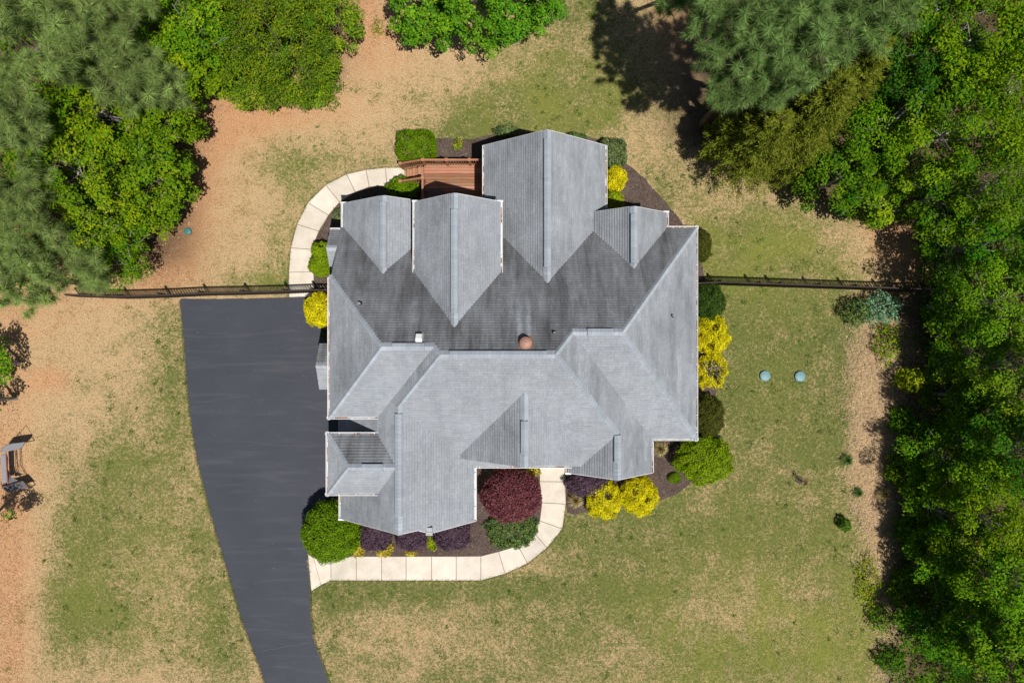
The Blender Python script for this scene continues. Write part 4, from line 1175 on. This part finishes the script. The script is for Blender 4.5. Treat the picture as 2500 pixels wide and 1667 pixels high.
for args in [
    ('dec', 2060, 430, 3.2, 1.55, "bright broadleaf tree at the lawn edge right of the cedars", 'bright'),
    ('dec', 2165, 450, 3.2, 1.5, "broadleaf tree over the bare red lawn patch", 'oak'),
    ('dec', 2180, 300, 4.6, 1.8, "shaded broadleaf tree behind the cedars", 'wood'),
    ('dec', 2240, 140, 5.2, 1.9, "dark broadleaf tree right of the tallest pines", 'dark'),
    ('dec', 2325, 320, 5.4, 2.1, "sunlit yellow green tree in the upper right woods", 'oak'),
    ('dec', 2400, -5, 5.8, 1.5, "broadleaf tree at the top edge just left of the corner", 'oak'),
    ('dec', 2300, 15, 5.8, 1.7, "broadleaf tree against the top edge right of the farthest pine", 'wood'),
    ('dec', 2380, 90, 6.2, 2.0, "sunlit broadleaf tree near the top right corner", 'oak'),
    ('dec', 2480, 220, 6.4, 2.0, "broadleaf tree at the right edge of the upper woods", 'oak'),
    ('dec', 2285, 480, 3.8, 1.65, "broadleaf tree above the side fence", 'wood'),
    ('dec', 2420, 450, 5.4, 1.9, "broadleaf tree with pale bare branches at right", 'oak'),
    ('dec', 2440, 585, 4.2, 1.6, "bright small tree right of the side fence", 'bright'),
    ('dec', 2350, 610, 2.8, 1.35, "low dark tree beside the side fence corner", 'dark'),
    ('dec', 2330, 745, 2.2, 1.45, "leafy tree below the end of the right fence", 'wood'),
    ('dec', 2440, 735, 4.6, 1.8, "wide tree at the right edge below the fence", 'oak'),
    ('dec', 2372, 860, 2.2, 1.5, "shaded tree level with the septic lids", 'dark'),
    ('dec', 2480, 900, 4.8, 1.8, "tree at the right edge level with the septic lids", 'wood'),
    ('dec', 2335, 965, 1.9, 1.25, "small leafy tree by the straw strip below the lids", 'wood'),
    ('dec', 2420, 1020, 3.2, 1.6, "leafy tree behind the one by the straw strip", 'wood'),
    ('dec', 2275, 1108, 1.7, 1.35, "leafy tree pushing out over the straw strip", 'bright'),
    ('dec', 2378, 1160, 3.0, 1.8, "sunlit tree behind the one over the straw strip", 'oak'),
    ('dec', 2485, 1110, 5.0, 1.7, "tree at the right edge above the sunny crowns", 'dark'),
    ('dec', 2292, 1245, 1.8, 1.4, "leafy tree edging the lower straw strip", 'wood'),
    ('dec', 2410, 1270, 4.4, 1.85, "broad tree in the lower right woods", 'oak'),
    ('dec', 2280, 1375, 1.7, 1.25, "feathery tree beside the lime lawn edge", 'bright'),
    ('dec', 2390, 1405, 2.9, 1.8, "sunlit feathery tree in the lower right woods", 'oak'),
    ('dec', 2485, 1410, 5.0, 1.75, "tree at the right edge of the lower woods", 'oak'),
    ('dec', 2266, 1540, 1.6, 1.2, "dark low tree near the bottom of the woods edge", 'dark'),
    ('dec', 2355, 1550, 2.6, 1.6, "shaded tree by the bottom edge of the woods", 'dark'),
    ('dec', 2470, 1580, 4.6, 1.8, "bright tree in the bottom right corner", 'wood'),
    ('dec', -62, 890, 2.8, 1.0, "leafy tree showing at the left edge above the play frame", 'bright'),
    ('dec', -62, 985, 2.6, .9, "leafy tree at the left edge just above the play frame", 'bright'),
]: tree(*args[:6], pal=args[6], dens=(.72 if args[1] > 2100 and args[1] < 2470 else .95))
for args in [
    ('dec', (24.6, -6.9, 12.5), 2.2, "tall tree just past the right edge, level with the olive shrub", (2600, 1150)),
    ('dec', (24.8, -3.0, 13.0), 2.3, "tall tree just past the right edge, level with the septic lids", (2600, 980)),
    ('dec', (24.6, 1.0, 12.5), 2.2, "tall tree just past the right edge, level with the fence", (2600, 790)),
    ('dec', (23.9, -17.6, 9.0), 1.9, "tall tree just past the bottom right corner", (2600, 1720)),
]:
    (cx_, cy_, cz_), k_ = args[1], 1 - args[1][2] / CAMH
    tree('dec', 1250 + cx_ * 50 / k_, 833.5 - cy_ * 50 / k_, cz_, args[2], args[3], pal='wood', dens=.8, base_px=args[4])
tree('dec', -85, 1345, 4.8, 1.0, "thin tree past the left edge dappling the soil below the play frame", pal='bright', dens=.5, base_px=(-90, 1330))

# ------------------------------------------------------------------ shrubs
def shrub(name, u, v, rx, ry, h, label, pal, cat="shrub", leaf=.07, n=None, flat=2.0, lump=.10, mat='leaf', group="shrubs planted round the house", holes=0., ang=0., zoff=None, skirt=True, twigs=0):
    """rounded shrub: px centre of its top outline, radii in px at mid height, height in m"""
    seed = int(u * 3 + v * 5); rng = np.random.default_rng(seed)
    zc = h * .55; k = 1 - zc / CAMH; c = G(u, v, zc)
    a = rx / 50 * k; b = ry / 50 * k
    root = empty(name, (c.x, c.y, 0), label, cat, group)
    area = 2 * math.pi * ((a * b) ** .5) * (h * .6 + (a * b) ** .5 * .5)
    n = n or int(area * 4.2 / (leaf * leaf * .55)); n = min(n, 26000)
    d = unit(n, rng)
    p = flat    # superellipsoid: 2 = ball, larger = boxier
    nr = (np.abs(d) ** p).sum(1) ** (1 / p)
    d2 = d / nr[:, None]
    az = np.arctan2(d[:, 1], d[:, 0])
    lumpf = 1 + lump * (np.sin(az * 5 + seed) * .4 + np.sin(az * 9 + d[:, 2] * 7 + seed * 2) * .4 + np.sin(d[:, 0] * 11 + seed) * np.sin(d[:, 1] * 12) * .5)
    r = lumpf * (1 - np.abs(rng.normal(0, .09, n))) + rng.normal(0, .02, n)
    P = d2 * np.array((a, b, h / 2)) * r[:, None]
    if ang:
        ca, sa = math.cos(ang), math.sin(ang); P[:, :2] = P[:, :2] @ np.array(((ca, sa), (-sa, ca)))
    P[:, 2] += h / 2
    keep = P[:, 2] > .02
    if holes:
        hs = unit(7, rng); hs[:, 2] = np.abs(hs[:, 2])
        for q in hs[:4]: keep &= ~((d @ q > 1 - holes) & (rng.random(n) < .9))
    P = P[keep]; d = d[keep]; n = len(P)
    N = d * .7 + unit(n, rng) * .75 + np.array((0, 0, .35)); N /= np.linalg.norm(N, axis=1, keepdims=True)
    cn = 1 + .22 * (np.sin(P[:, :1] * 7 + seed) * np.sin(P[:, 1:2] * 8 + seed)) + rng.normal(0, .05, (n, 1))
    V = leaf_quads(P, N, leaf, leaf * .6, rng)
    np_obj("foliage", V, 4, colours(n, PAL[pal], rng, .22, cn), M[mat], root)
    m = MB()
    for i in range(7 + twigs):
        t = rng.uniform(0, 2 * math.pi); e = rng.uniform(.3, .85)
        m.tube([(0, 0, 0), (math.cos(t) * a * e * .5, math.sin(t) * b * e * .5, h * .4), (math.cos(t) * a * e, math.sin(t) * b * e, h * rng.uniform(.6, .9))], [.03, .02, .008], 5, None, False)
    m.build("stems", M['palebark'] if twigs else M['bark'], root)
    return root

S = shrub
S("clipped_hedge", 1017, 358, 47, 37, 1.3, "boxy clipped bright green hedge beside the deck stairs", 'box', "hedge", .06, flat=5, lump=.06)
S("green_shrub", 985, 458, 40, 27, 1.0, "glossy green shrub tucked under the deck's west railing", 'box', leaf=.085, lump=.16)
S("small_shrub", 1118, 352, 12, 14, .5, "sparse yellow green young shrub in mulch north of the deck", 'yg', leaf=.07, n=260, lump=.3)
S("small_shrub", 826, 524, 13, 16, .5, "reddish green low plant by the left rear gable's gutter", 'varieg', leaf=.06, n=700, lump=.3)
S("globe_shrub", 784, 612, 25, 22, 1.2, "upper of two touching green globe shrubs by the small side gable", 'lime', leaf=.06, holes=.05)
S("globe_shrub", 783, 648, 30, 27, 1.2, "lower of two touching green globe shrubs by the small side gable", 'lime', leaf=.06)
S("yellow_shrub", 778, 756, 36, 43, 1.4, "golden yellow rounded shrub at the driveway corner under the gutter", 'yellow', leaf=.07)
S("dark_plant", 795, 816, 9, 14, .6, "dark leafy plant in shade beside the side portico", 'dgreen', leaf=.10, n=300, lump=.3)
S("variegated_shrub", 1238, 320, 30, 12, .8, "low speckled shrub behind the left slope of the largest rear gable", 'varieg', leaf=.06, lump=.2)
S("variegated_shrub", 1405, 338, 28, 13, .8, "dark green shrub behind the right slope of the largest rear gable", 'juniper', leaf=.06, lump=.2)
S("variegated_shrub", 1497, 373, 33, 34, .9, "speckled green square shrub at the right rear corner gutter", 'varieg', leaf=.065, flat=3.5)
S("yellow_shrub", 1504, 436, 27, 31, 1.0, "yellow shrub next to the speckled square shrub", 'yellow', leaf=.06, lump=.14)
S("yellow_shrub", 1499, 490, 25, 24, .9, "yellow green shrub half shaded by the small rear gable", 'yg', leaf=.06, lump=.12)
S("dark_shrub", 1712, 600, 25, 42, 1.0, "dark olive shrub at the rear right corner of the house", 'olive', leaf=.06)
S("dark_shrub", 1728, 738, 42, 50, 1.3, "dark green shrub just below the right fence", 'dgreen', leaf=.065, lump=.14)
S("yellow_shrub", 1738, 820, 42, 52, 1.3, "bright yellow open shrub, upper of the pair on the right wall", 'yellow', leaf=.06, lump=.2, holes=.03)
S("yellow_shrub", 1736, 905, 38, 46, 1.2, "bright yellow shrub with a bare twiggy middle on the right wall", 'yellow', leaf=.06, lump=.2, holes=.14, twigs=50)
S("dark_shrub", 1728, 1015, 40, 52, 1.3, "dark olive shrub between the yellow pair and the corner shrub", 'olive', leaf=.065, lump=.12)
S("corner_shrub", 1719, 1122, 70, 60, 1.5, "large yellow green shrub at the front right corner", 'lime', leaf=.075, lump=.16)
S("mound_plant", 1647, 1167, 16, 13, .3, "small round green mound alone in the mulch", 'box', "plant", .05, lump=.05)
S("yellow_shrub", 1562, 1212, 45, 48, 1.1, "golden round shrub on the right of the front pair", 'yellow', leaf=.065, lump=.13, holes=.02)
S("yellow_shrub", 1476, 1222, 46, 46, 1.1, "golden round shrub on the left of the front pair", 'yellow', leaf=.065, lump=.13, holes=.03, twigs=18)
S("purple_shrub", 1433, 1182, 53, 30, 1.0, "purple shrub beside the entry walk, behind the golden pair", 'purple', leaf=.075, lump=.1)
S("purple_shrub", 916, 1304, 40, 40, .9, "purple shrub nearest the big green round one", 'purple', leaf=.07, flat=2.6)
S("purple_shrub", 1005, 1310, 40, 34, .9, "purple shrub in the middle under the front gable's peak", 'purple', leaf=.07, flat=2.6)
S("purple_shrub", 1102, 1300, 46, 42, .9, "purple shrub farthest right along the front walk", 'purple', leaf=.07, flat=2.6)
S("red_maple", 1248, 1210, 75, 65, 1.9, "large burgundy weeping maple mound by the entry walk", 'maple', "tree", .085, lump=.07, group=None)
S("spreading_juniper", 1250, 1292, 64, 48, .45, "low dark green spreading juniper below the burgundy maple", 'juniper', leaf=.085, lump=.14)
S("round_shrub", 808, 1298, 71, 76, 2.2, "big glossy green round shrub at the driveway end of the front bed", 'box', leaf=.08, lump=.07, mat='waxy')
S("golden_plant", 876, 1338, 17, 20, .5, "feathery golden plant touching the big green round shrub", 'gold', "plant", .08, lump=.3)
S("golden_plant", 938, 1341, 21, 17, .5, "feathery golden plant overhanging the walk between two purple shrubs", 'gold', "plant", .08, lump=.3)
S("golden_plant", 1003, 1349, 15, 8, .3, "tiny golden plant below the middle purple shrub", 'gold', "plant", .06, lump=.3)
S("golden_plant", 1052, 1322, 11, 22, .6, "narrow yellow green plant between two right purple shrubs", 'yg', "plant", .08, lump=.25, ang=.35)
S("low_plant", 1300, 1152, 20, 10, .35, "low yellow green plant behind the burgundy maple", 'gold', "plant", .08, n=420, lump=.3)
RG = "wild plants at the woods edge"
S("scrub_bush", 2205, 1030, 30, 34, .9, "leafy bush at the woods edge right of the bare straw strip", 'bright', leaf=.10, n=1500, lump=.4, group=RG)
S("scrub_bush", 2200, 1150, 34, 40, 1.1, "leafy bush at the woods edge below the straw strip's widest part", 'oak', leaf=.10, n=1900, lump=.4, group=RG)
S("scrub_bush", 2222, 1300, 34, 34, 1.0, "leafy bush at the woods edge just below the tan tussock", 'bright', leaf=.10, n=1700, lump=.4, group=RG)
S("scrub_bush", 2205, 1440, 32, 40, 1.0, "leafy bush at the woods edge right of the lime weeds", 'oak', leaf=.10, n=1700, lump=.4, group=RG)
S("scrub_bush", 2175, 1610, 34, 30, .8, "leafy bush at the woods edge nearest the bottom", 'dark', leaf=.10, n=1500, lump=.4, group=RG)
S("blue_shrub", 2095, 762, 34, 30, 1.2, "dusty green shrub at the left of the blue clump below the fence", 'juniper', leaf=.09, n=1600, lump=.35, group=RG)
S("blue_shrub", 2150, 752, 45, 36, 1.4, "dusty blue green shrub below the right fence", 'blue', leaf=.09, n=2600, lump=.4, group=RG)
S("scrub_bush", 2165, 838, 30, 48, .9, "thin yellow green scrub in the straw strip", 'lime', leaf=.09, n=1200, lump=.4, group=RG)
S("scrub_bush", 2222, 928, 28, 28, 1.6, "bright lime bush at the edge of the straw strip", 'yg', leaf=.11, n=1100, lump=.3, group=RG)
S("scrub_bush", 2063, 1280, 14, 16, .7, "small dark green bush alone at the lower lawn edge", 'dark', leaf=.07, n=900, lump=.25, group=RG)
S("scrub_bush", 2150, 1510, 26, 30, .9, "green bush at the bottom lawn edge by the woods", 'bright', leaf=.09, n=900, lump=.35, group=RG)
S("scrub_bush", 2120, 1420, 28, 60, .5, "lime green weeds along the lower lawn edge", 'yg', leaf=.08, n=1300, lump=.4, group=RG)
S("weed_clump", 922, 66, 16, 22, .25, "lime weed clump on bare soil near the top evergreens", 'yg', "plant", .07, n=260, lump=.5, group=RG)

# ornamental grasses: fountains of arching blades
def fountain(name, u, v, r, h, label, pal, n=420, group="tufted grasses"):
    rng = np.random.default_rng(int(u + v)); c = G(u, v, h * .3); root = empty(name, (c.x, c.y, 0), label, "grass tuft", group)
    az = rng.uniform(0, 2 * math.pi, n); rr_ = rng.uniform(.3, 1, n) * r; hh = rng.uniform(.6, 1, n) * h
    d = np.stack([np.cos(az), np.sin(az), np.zeros(n)], 1); sd = np.stack([-np.sin(az), np.cos(az), np.zeros(n)], 1) * .009
    p0 = d * .03 * rng.uniform(0, 1, (n, 1)); p1 = d * (rr_ * .5)[:, None] + np.array((0, 0, 1)) * hh[:, None]; p2 = d * rr_[:, None] + np.array((0, 0, 1)) * (hh * .55)[:, None]
    V = np.concatenate([np.stack([p0 - sd, p0 + sd, p1 + sd, p1 - sd], 1), np.stack([p1 - sd, p1 + sd, p2 + sd * .2, p2 - sd * .2], 1)], 0).reshape(-1, 3)
    col = colours(n, PAL[pal], rng, .2); np_obj("blades", V, 4, np.concatenate([col, col]), M['needle'], root)
fountain("ornamental_grass", 1610, 1094, .46, .5, "straw coloured ornamental grass at the front right gutter corner", 'strawp')
fountain("ornamental_grass", 1405, 1219, .46, .5, "straw coloured ornamental grass between the walk and the golden shrub", 'strawp')
fountain("grass_tussock", 2066, 1122, .42, .35, "green grass tussock at the lawn edge by the straw strip", 'juniper', 260)
fountain("grass_tussock", 2094, 1202, .34, .3, "green grass tussock lower down the straw strip", 'juniper', 220)
fountain("grass_tussock", 2152, 1208, .40, .45, "straw coloured tussock in front of the lower trees", 'strawp', 220)

# sapling with its mulch ring
sap = empty("sapling", G(1950, 1170), "young staked sapling in a small mulch ring on the right lawn", "sapling")
m = MB(); n_ = 18; rr = random.Random(3)
m.poly([(math.cos(2 * math.pi * i / n_) * .19 * rr.uniform(.85, 1.15), math.sin(2 * math.pi * i / n_) * .19 * rr.uniform(.85, 1.15), .012) for i in range(n_)]); m.build("mulch_ring", M['mulch'], sap)
m = MB(); m.tube([(0, 0, 0), (.02, .02, .5), (-.04, .03, .95)], [.02, .016, .008], 6); m.build("stem", M['bark'], sap)
m = MB(); m.tube([(-.10, .04, .02), (-.10, .04, .75)], .018, 6); m.build("stake", M['black'], sap)
rng = np.random.default_rng(5); P = rng.normal(0, .09, (60, 3)) + np.array((-.02, .03, .85)); N = unit(60, rng); np_obj("foliage", leaf_quads(P, N, .08, .05, rng), 4, colours(60, PAL['maple'], rng), M['leaf'], sap)

# ------------------------------------------------------------------ ground cover: grass blades, chips, straw, fallen leaves, undergrowth
def free_mask(x, y):
    m = ~inside(DRIVE, x, y)
    for p in WALKS + BEDS: m &= ~inside(p, x, y)
    for r_ in ((-7.3, 7.8, -4, 5), (-7.3, -2, -7.5, -2), (-2, 6, -5.5, 0), (-7.3, 6.6, 4, 5.7), (-1, 3.9, 4, 8.5), (-4.2, -.9, 5.5, 8.5)): m &= ~((x > r_[0]) & (x < r_[1]) & (y > r_[2]) & (y < r_[3]))
    return m
def grass_blades():
    rng = np.random.default_rng(21); n = 330000
    x = rng.uniform(-25.8, 25.8, n); y = rng.uniform(-17.3, 17.3, n)
    k = free_mask(x, y); x = x[k]; y = y[k]; n = len(x)
    g, s, l = fields(x, y)
    az = rng.uniform(0, 2 * math.pi, n); L = rng.uniform(.05, .12, n); tilt = rng.uniform(.05, .5, n); wd = rng.uniform(.008, .02, n)
    d = np.stack([np.cos(az) * L, np.sin(az) * L, L * tilt], 1); sd = np.stack([-np.sin(az) * wd, np.cos(az) * wd, np.zeros(n)], 1)
    p = np.stack([x, y, np.full(n, .004)], 1)
    V = np.stack([p - sd, p + sd, p + d], 1).reshape(-1, 3)
    o = np_obj("grass_blades", V, 3, None, M['lawn'])
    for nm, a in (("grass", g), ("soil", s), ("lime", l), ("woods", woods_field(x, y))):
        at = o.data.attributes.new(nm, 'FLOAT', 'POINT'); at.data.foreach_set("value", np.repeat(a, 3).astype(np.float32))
    tag(o, "short tan and green grass blades over the lawn", "grass", None, 'stuff')
grass_blades()
def edge_grass():
    rng = np.random.default_rng(77); pts = []
    lines = [[G(*j[0]) for j in JA], [G(*j[1]) for j in JB[:14]], [G(u, v) for u, v in DRIVE_PX[1:17]], [G(u, v) for u, v in DRIVE_PX[17:24]]]
    for L_ in lines:
        for a, b in zip(L_[:-1], L_[1:]):
            k = int((b - a).length * 150); t = rng.random(k); q = np.array(a)[None, :2] * (1 - t[:, None]) + np.array(b)[None, :2] * t[:, None]
            pts.append(q + rng.normal(0, .022, q.shape))
    P = np.concatenate(pts); n = len(P); x, y = P[:, 0], P[:, 1]
    g, s_, l = fields(x, y)
    az = rng.uniform(0, 2 * math.pi, n); L = rng.uniform(.04, .11, n); wd = rng.uniform(.006, .014, n)
    d = np.stack([np.cos(az) * L, np.sin(az) * L, L * rng.uniform(.3, .9, n)], 1); sd = np.stack([-np.sin(az) * wd, np.cos(az) * wd, np.zeros(n)], 1)
    p = np.stack([x, y, np.full(n, .03)], 1)
    o = np_obj("edge_grass", np.stack([p - sd, p + sd, p + d], 1).reshape(-1, 3), 3, None, M['lawn'])
    for nm, a in (("grass", np.clip(g + .2, 0, 1)), ("soil", s_), ("lime", l), ("woods", s_ * 0)):
        at = o.data.attributes.new(nm, 'FLOAT', 'POINT'); at.data.foreach_set("value", np.repeat(a, 3).astype(np.float32))
    tag(o, "grass creeping over the walk and driveway edges", "grass", None, 'stuff')
edge_grass()
def scatter_poly(polys, n, rng):
    out = []
    for P in polys:
        xs = [p[0] for p in P]; ys = [p[1] for p in P]; A = (max(xs) - min(xs)) * (max(ys) - min(ys)); k = int(n * A)
        x = rng.uniform(min(xs), max(xs), k); y = rng.uniform(min(ys), max(ys), k); m = inside(P, x, y); out.append(np.stack([x[m], y[m]], 1))
    return np.concatenate(out)
def chips(name, xy, pal, L, W_, z, label, cat, rng, tilt=.35, mat='tint'):
    n = len(xy); az = rng.uniform(0, 2 * math.pi, n); N = np.stack([rng.normal(0, tilt, n), rng.normal(0, tilt, n), np.ones(n)], 1); N /= np.linalg.norm(N, axis=1, keepdims=True)
    P = np.concatenate([xy, rng.uniform(z[0], z[1], (n, 1))], 1)
    o = np_obj(name, leaf_quads(P, N, L, W_, rng), 4, colours(n, pal, rng, .3), M[mat]); tag(o, label, cat, None, 'stuff')
rng = np.random.default_rng(31)
chips("mulch_chips", scatter_poly(BEDS, 160, rng), [(.075, .05, .04), (.12, .09, .075), (.05, .035, .03), (.19, .145, .115)], .085, .03, (.022, .04), "bark mulch chips in the planting beds", "mulch", rng)
STRAW = [ccw([G(*p) for p in P]) for P in ([(2075, 790), (2200, 780), (2260, 880), (2240, 1010), (2190, 1080), (2160, 1250), (2170, 1400), (2185, 1667), (2140, 1667), (2130, 1420), (2075, 1240), (2070, 1000), (2060, 880)],)]
xy = scatter_poly(STRAW, 330, rng); xy = xy + rng.normal(0, .3, xy.shape) * np.array((1, 1)) * (1 + .8 * np.sin(xy[:, 1:] * 1.7))
chips("straw", xy, [(.50, .36, .22), (.42, .29, .17), (.58, .43, .28), (.33, .22, .13)], .22, .012, (.02, .09), "dry straw strip along the woods edge", "straw", rng, .3)
LIT = [ccw([G(*p) for p in P]) for P in ([(430, 240), (560, 260), (500, 420), (470, 560), (420, 640), (560, 720), (180, 730), (40, 790), (0, 760), (200, 640), (380, 560)], [(840, 0), (1000, 0), (980, 90), (900, 140), (850, 200), (700, 290), (540, 270)], [(0, 800), (50, 860), (60, 1667), (0, 1667)])]
chips("fallen_leaves", scatter_poly(LIT, 12, rng), [(.42, .25, .14), (.52, .36, .22), (.30, .16, .08), (.60, .46, .32)], .075, .045, (.012, .04), "fallen leaves at the foot of the trees", "leaves", rng)
# undergrowth below the woods: a mass nobody could count
UND = [ccw([G(*p) for p in P]) for P in ([(0, 0), (520, 0), (520, 180), (430, 240), (430, 480), (350, 600), (250, 680), (0, 720)], [(2120, 100), (2560, 100), (2560, 680), (2300, 680), (2250, 520), (2120, 470), (1900, 380), (1800, 200)], [(2235, 720), (2560, 700), (2560, 1720), (2170, 1720), (2185, 1400), (2205, 1050), (2240, 900)], [(520, 0), (830, 0), (800, 150), (640, 200)])]
xy = scatter_poly(UND, 30, rng); n = len(xy); cl = rng.integers(0, 40, n)
hh = .25 + 1.3 * np.abs(np.sin(xy[:, :1] * 1.9 + np.sin(xy[:, 1:] * 1.3)) * np.sin(xy[:, 1:] * 2.1)) * rng.uniform(.5, 1, (n, 1))
k = 5; P = np.repeat(np.concatenate([xy, hh], 1), k, 0) + rng.normal(0, .13, (n * k, 3)); P[:, 2] = np.maximum(P[:, 2], .04)
N = unit(n * k, rng) * .7 + np.array((0, 0, .8)); N /= np.linalg.norm(N, axis=1, keepdims=True)
o = np_obj("undergrowth", leaf_quads(P, N, .13, .085, rng), 4, colours(n * k, PAL['wood'] + PAL['dark'], rng, .25), M['leaf']); tag(o, "dark leafy undergrowth beneath the woods", "undergrowth", None, 'stuff')

rng = np.random.default_rng(41)
chips("pine_straw", scatter_poly(LIT, 60, rng), [(.30, .15, .07), (.40, .22, .11), (.22, .11, .055), (.52, .34, .20)], .20, .010, (.012, .05), "brown pine straw and twigs under the trees", "pine straw", rng, .2)
# darker weed clumps standing in the lawn
rng = np.random.default_rng(43); K = []
for (cu, cv, ru, rv, am) in GREEN:
    if cv < 330 and cu > 1100: k = 12
    else: k = int(4 + am * 9)
    for _ in range(k): K.append(G(cu + rng.normal(0, ru * .8), cv + rng.normal(0, rv * .8)))
for _ in range(40): K.append(G(rng.uniform(60, 2100), rng.uniform(80, 1660)))
K = np.array(K)[:, :2]; K = K[free_mask(K[:, 0], K[:, 1])]
nb_ = 20; idx = np.repeat(np.arange(len(K)), nb_); n = len(idx); rad = rng.uniform(.08, .26, len(K))[idx]
pos = K[idx] + rng.normal(0, .5, (n, 2)) * rad[:, None]; P = np.concatenate([pos, rng.uniform(.03, .08, (n, 1))], 1)
N = unit(n, rng) * .5 + np.array((0, 0, .9)); N /= np.linalg.norm(N, axis=1, keepdims=True)
cw = np.array([(.10, .16, .028), (.13, .20, .03), (.155, .22, .034), (.12, .16, .04)])[rng.integers(0, 4, len(K))][idx] * rng.uniform(.7, 1.3, (n, 1))
o = np_obj("weeds", leaf_quads(P, N, .085, .03, rng), 4, cw, M['leaf']); tag(o, "darker weed clumps dotted over the lawn", "weeds", None, 'stuff')
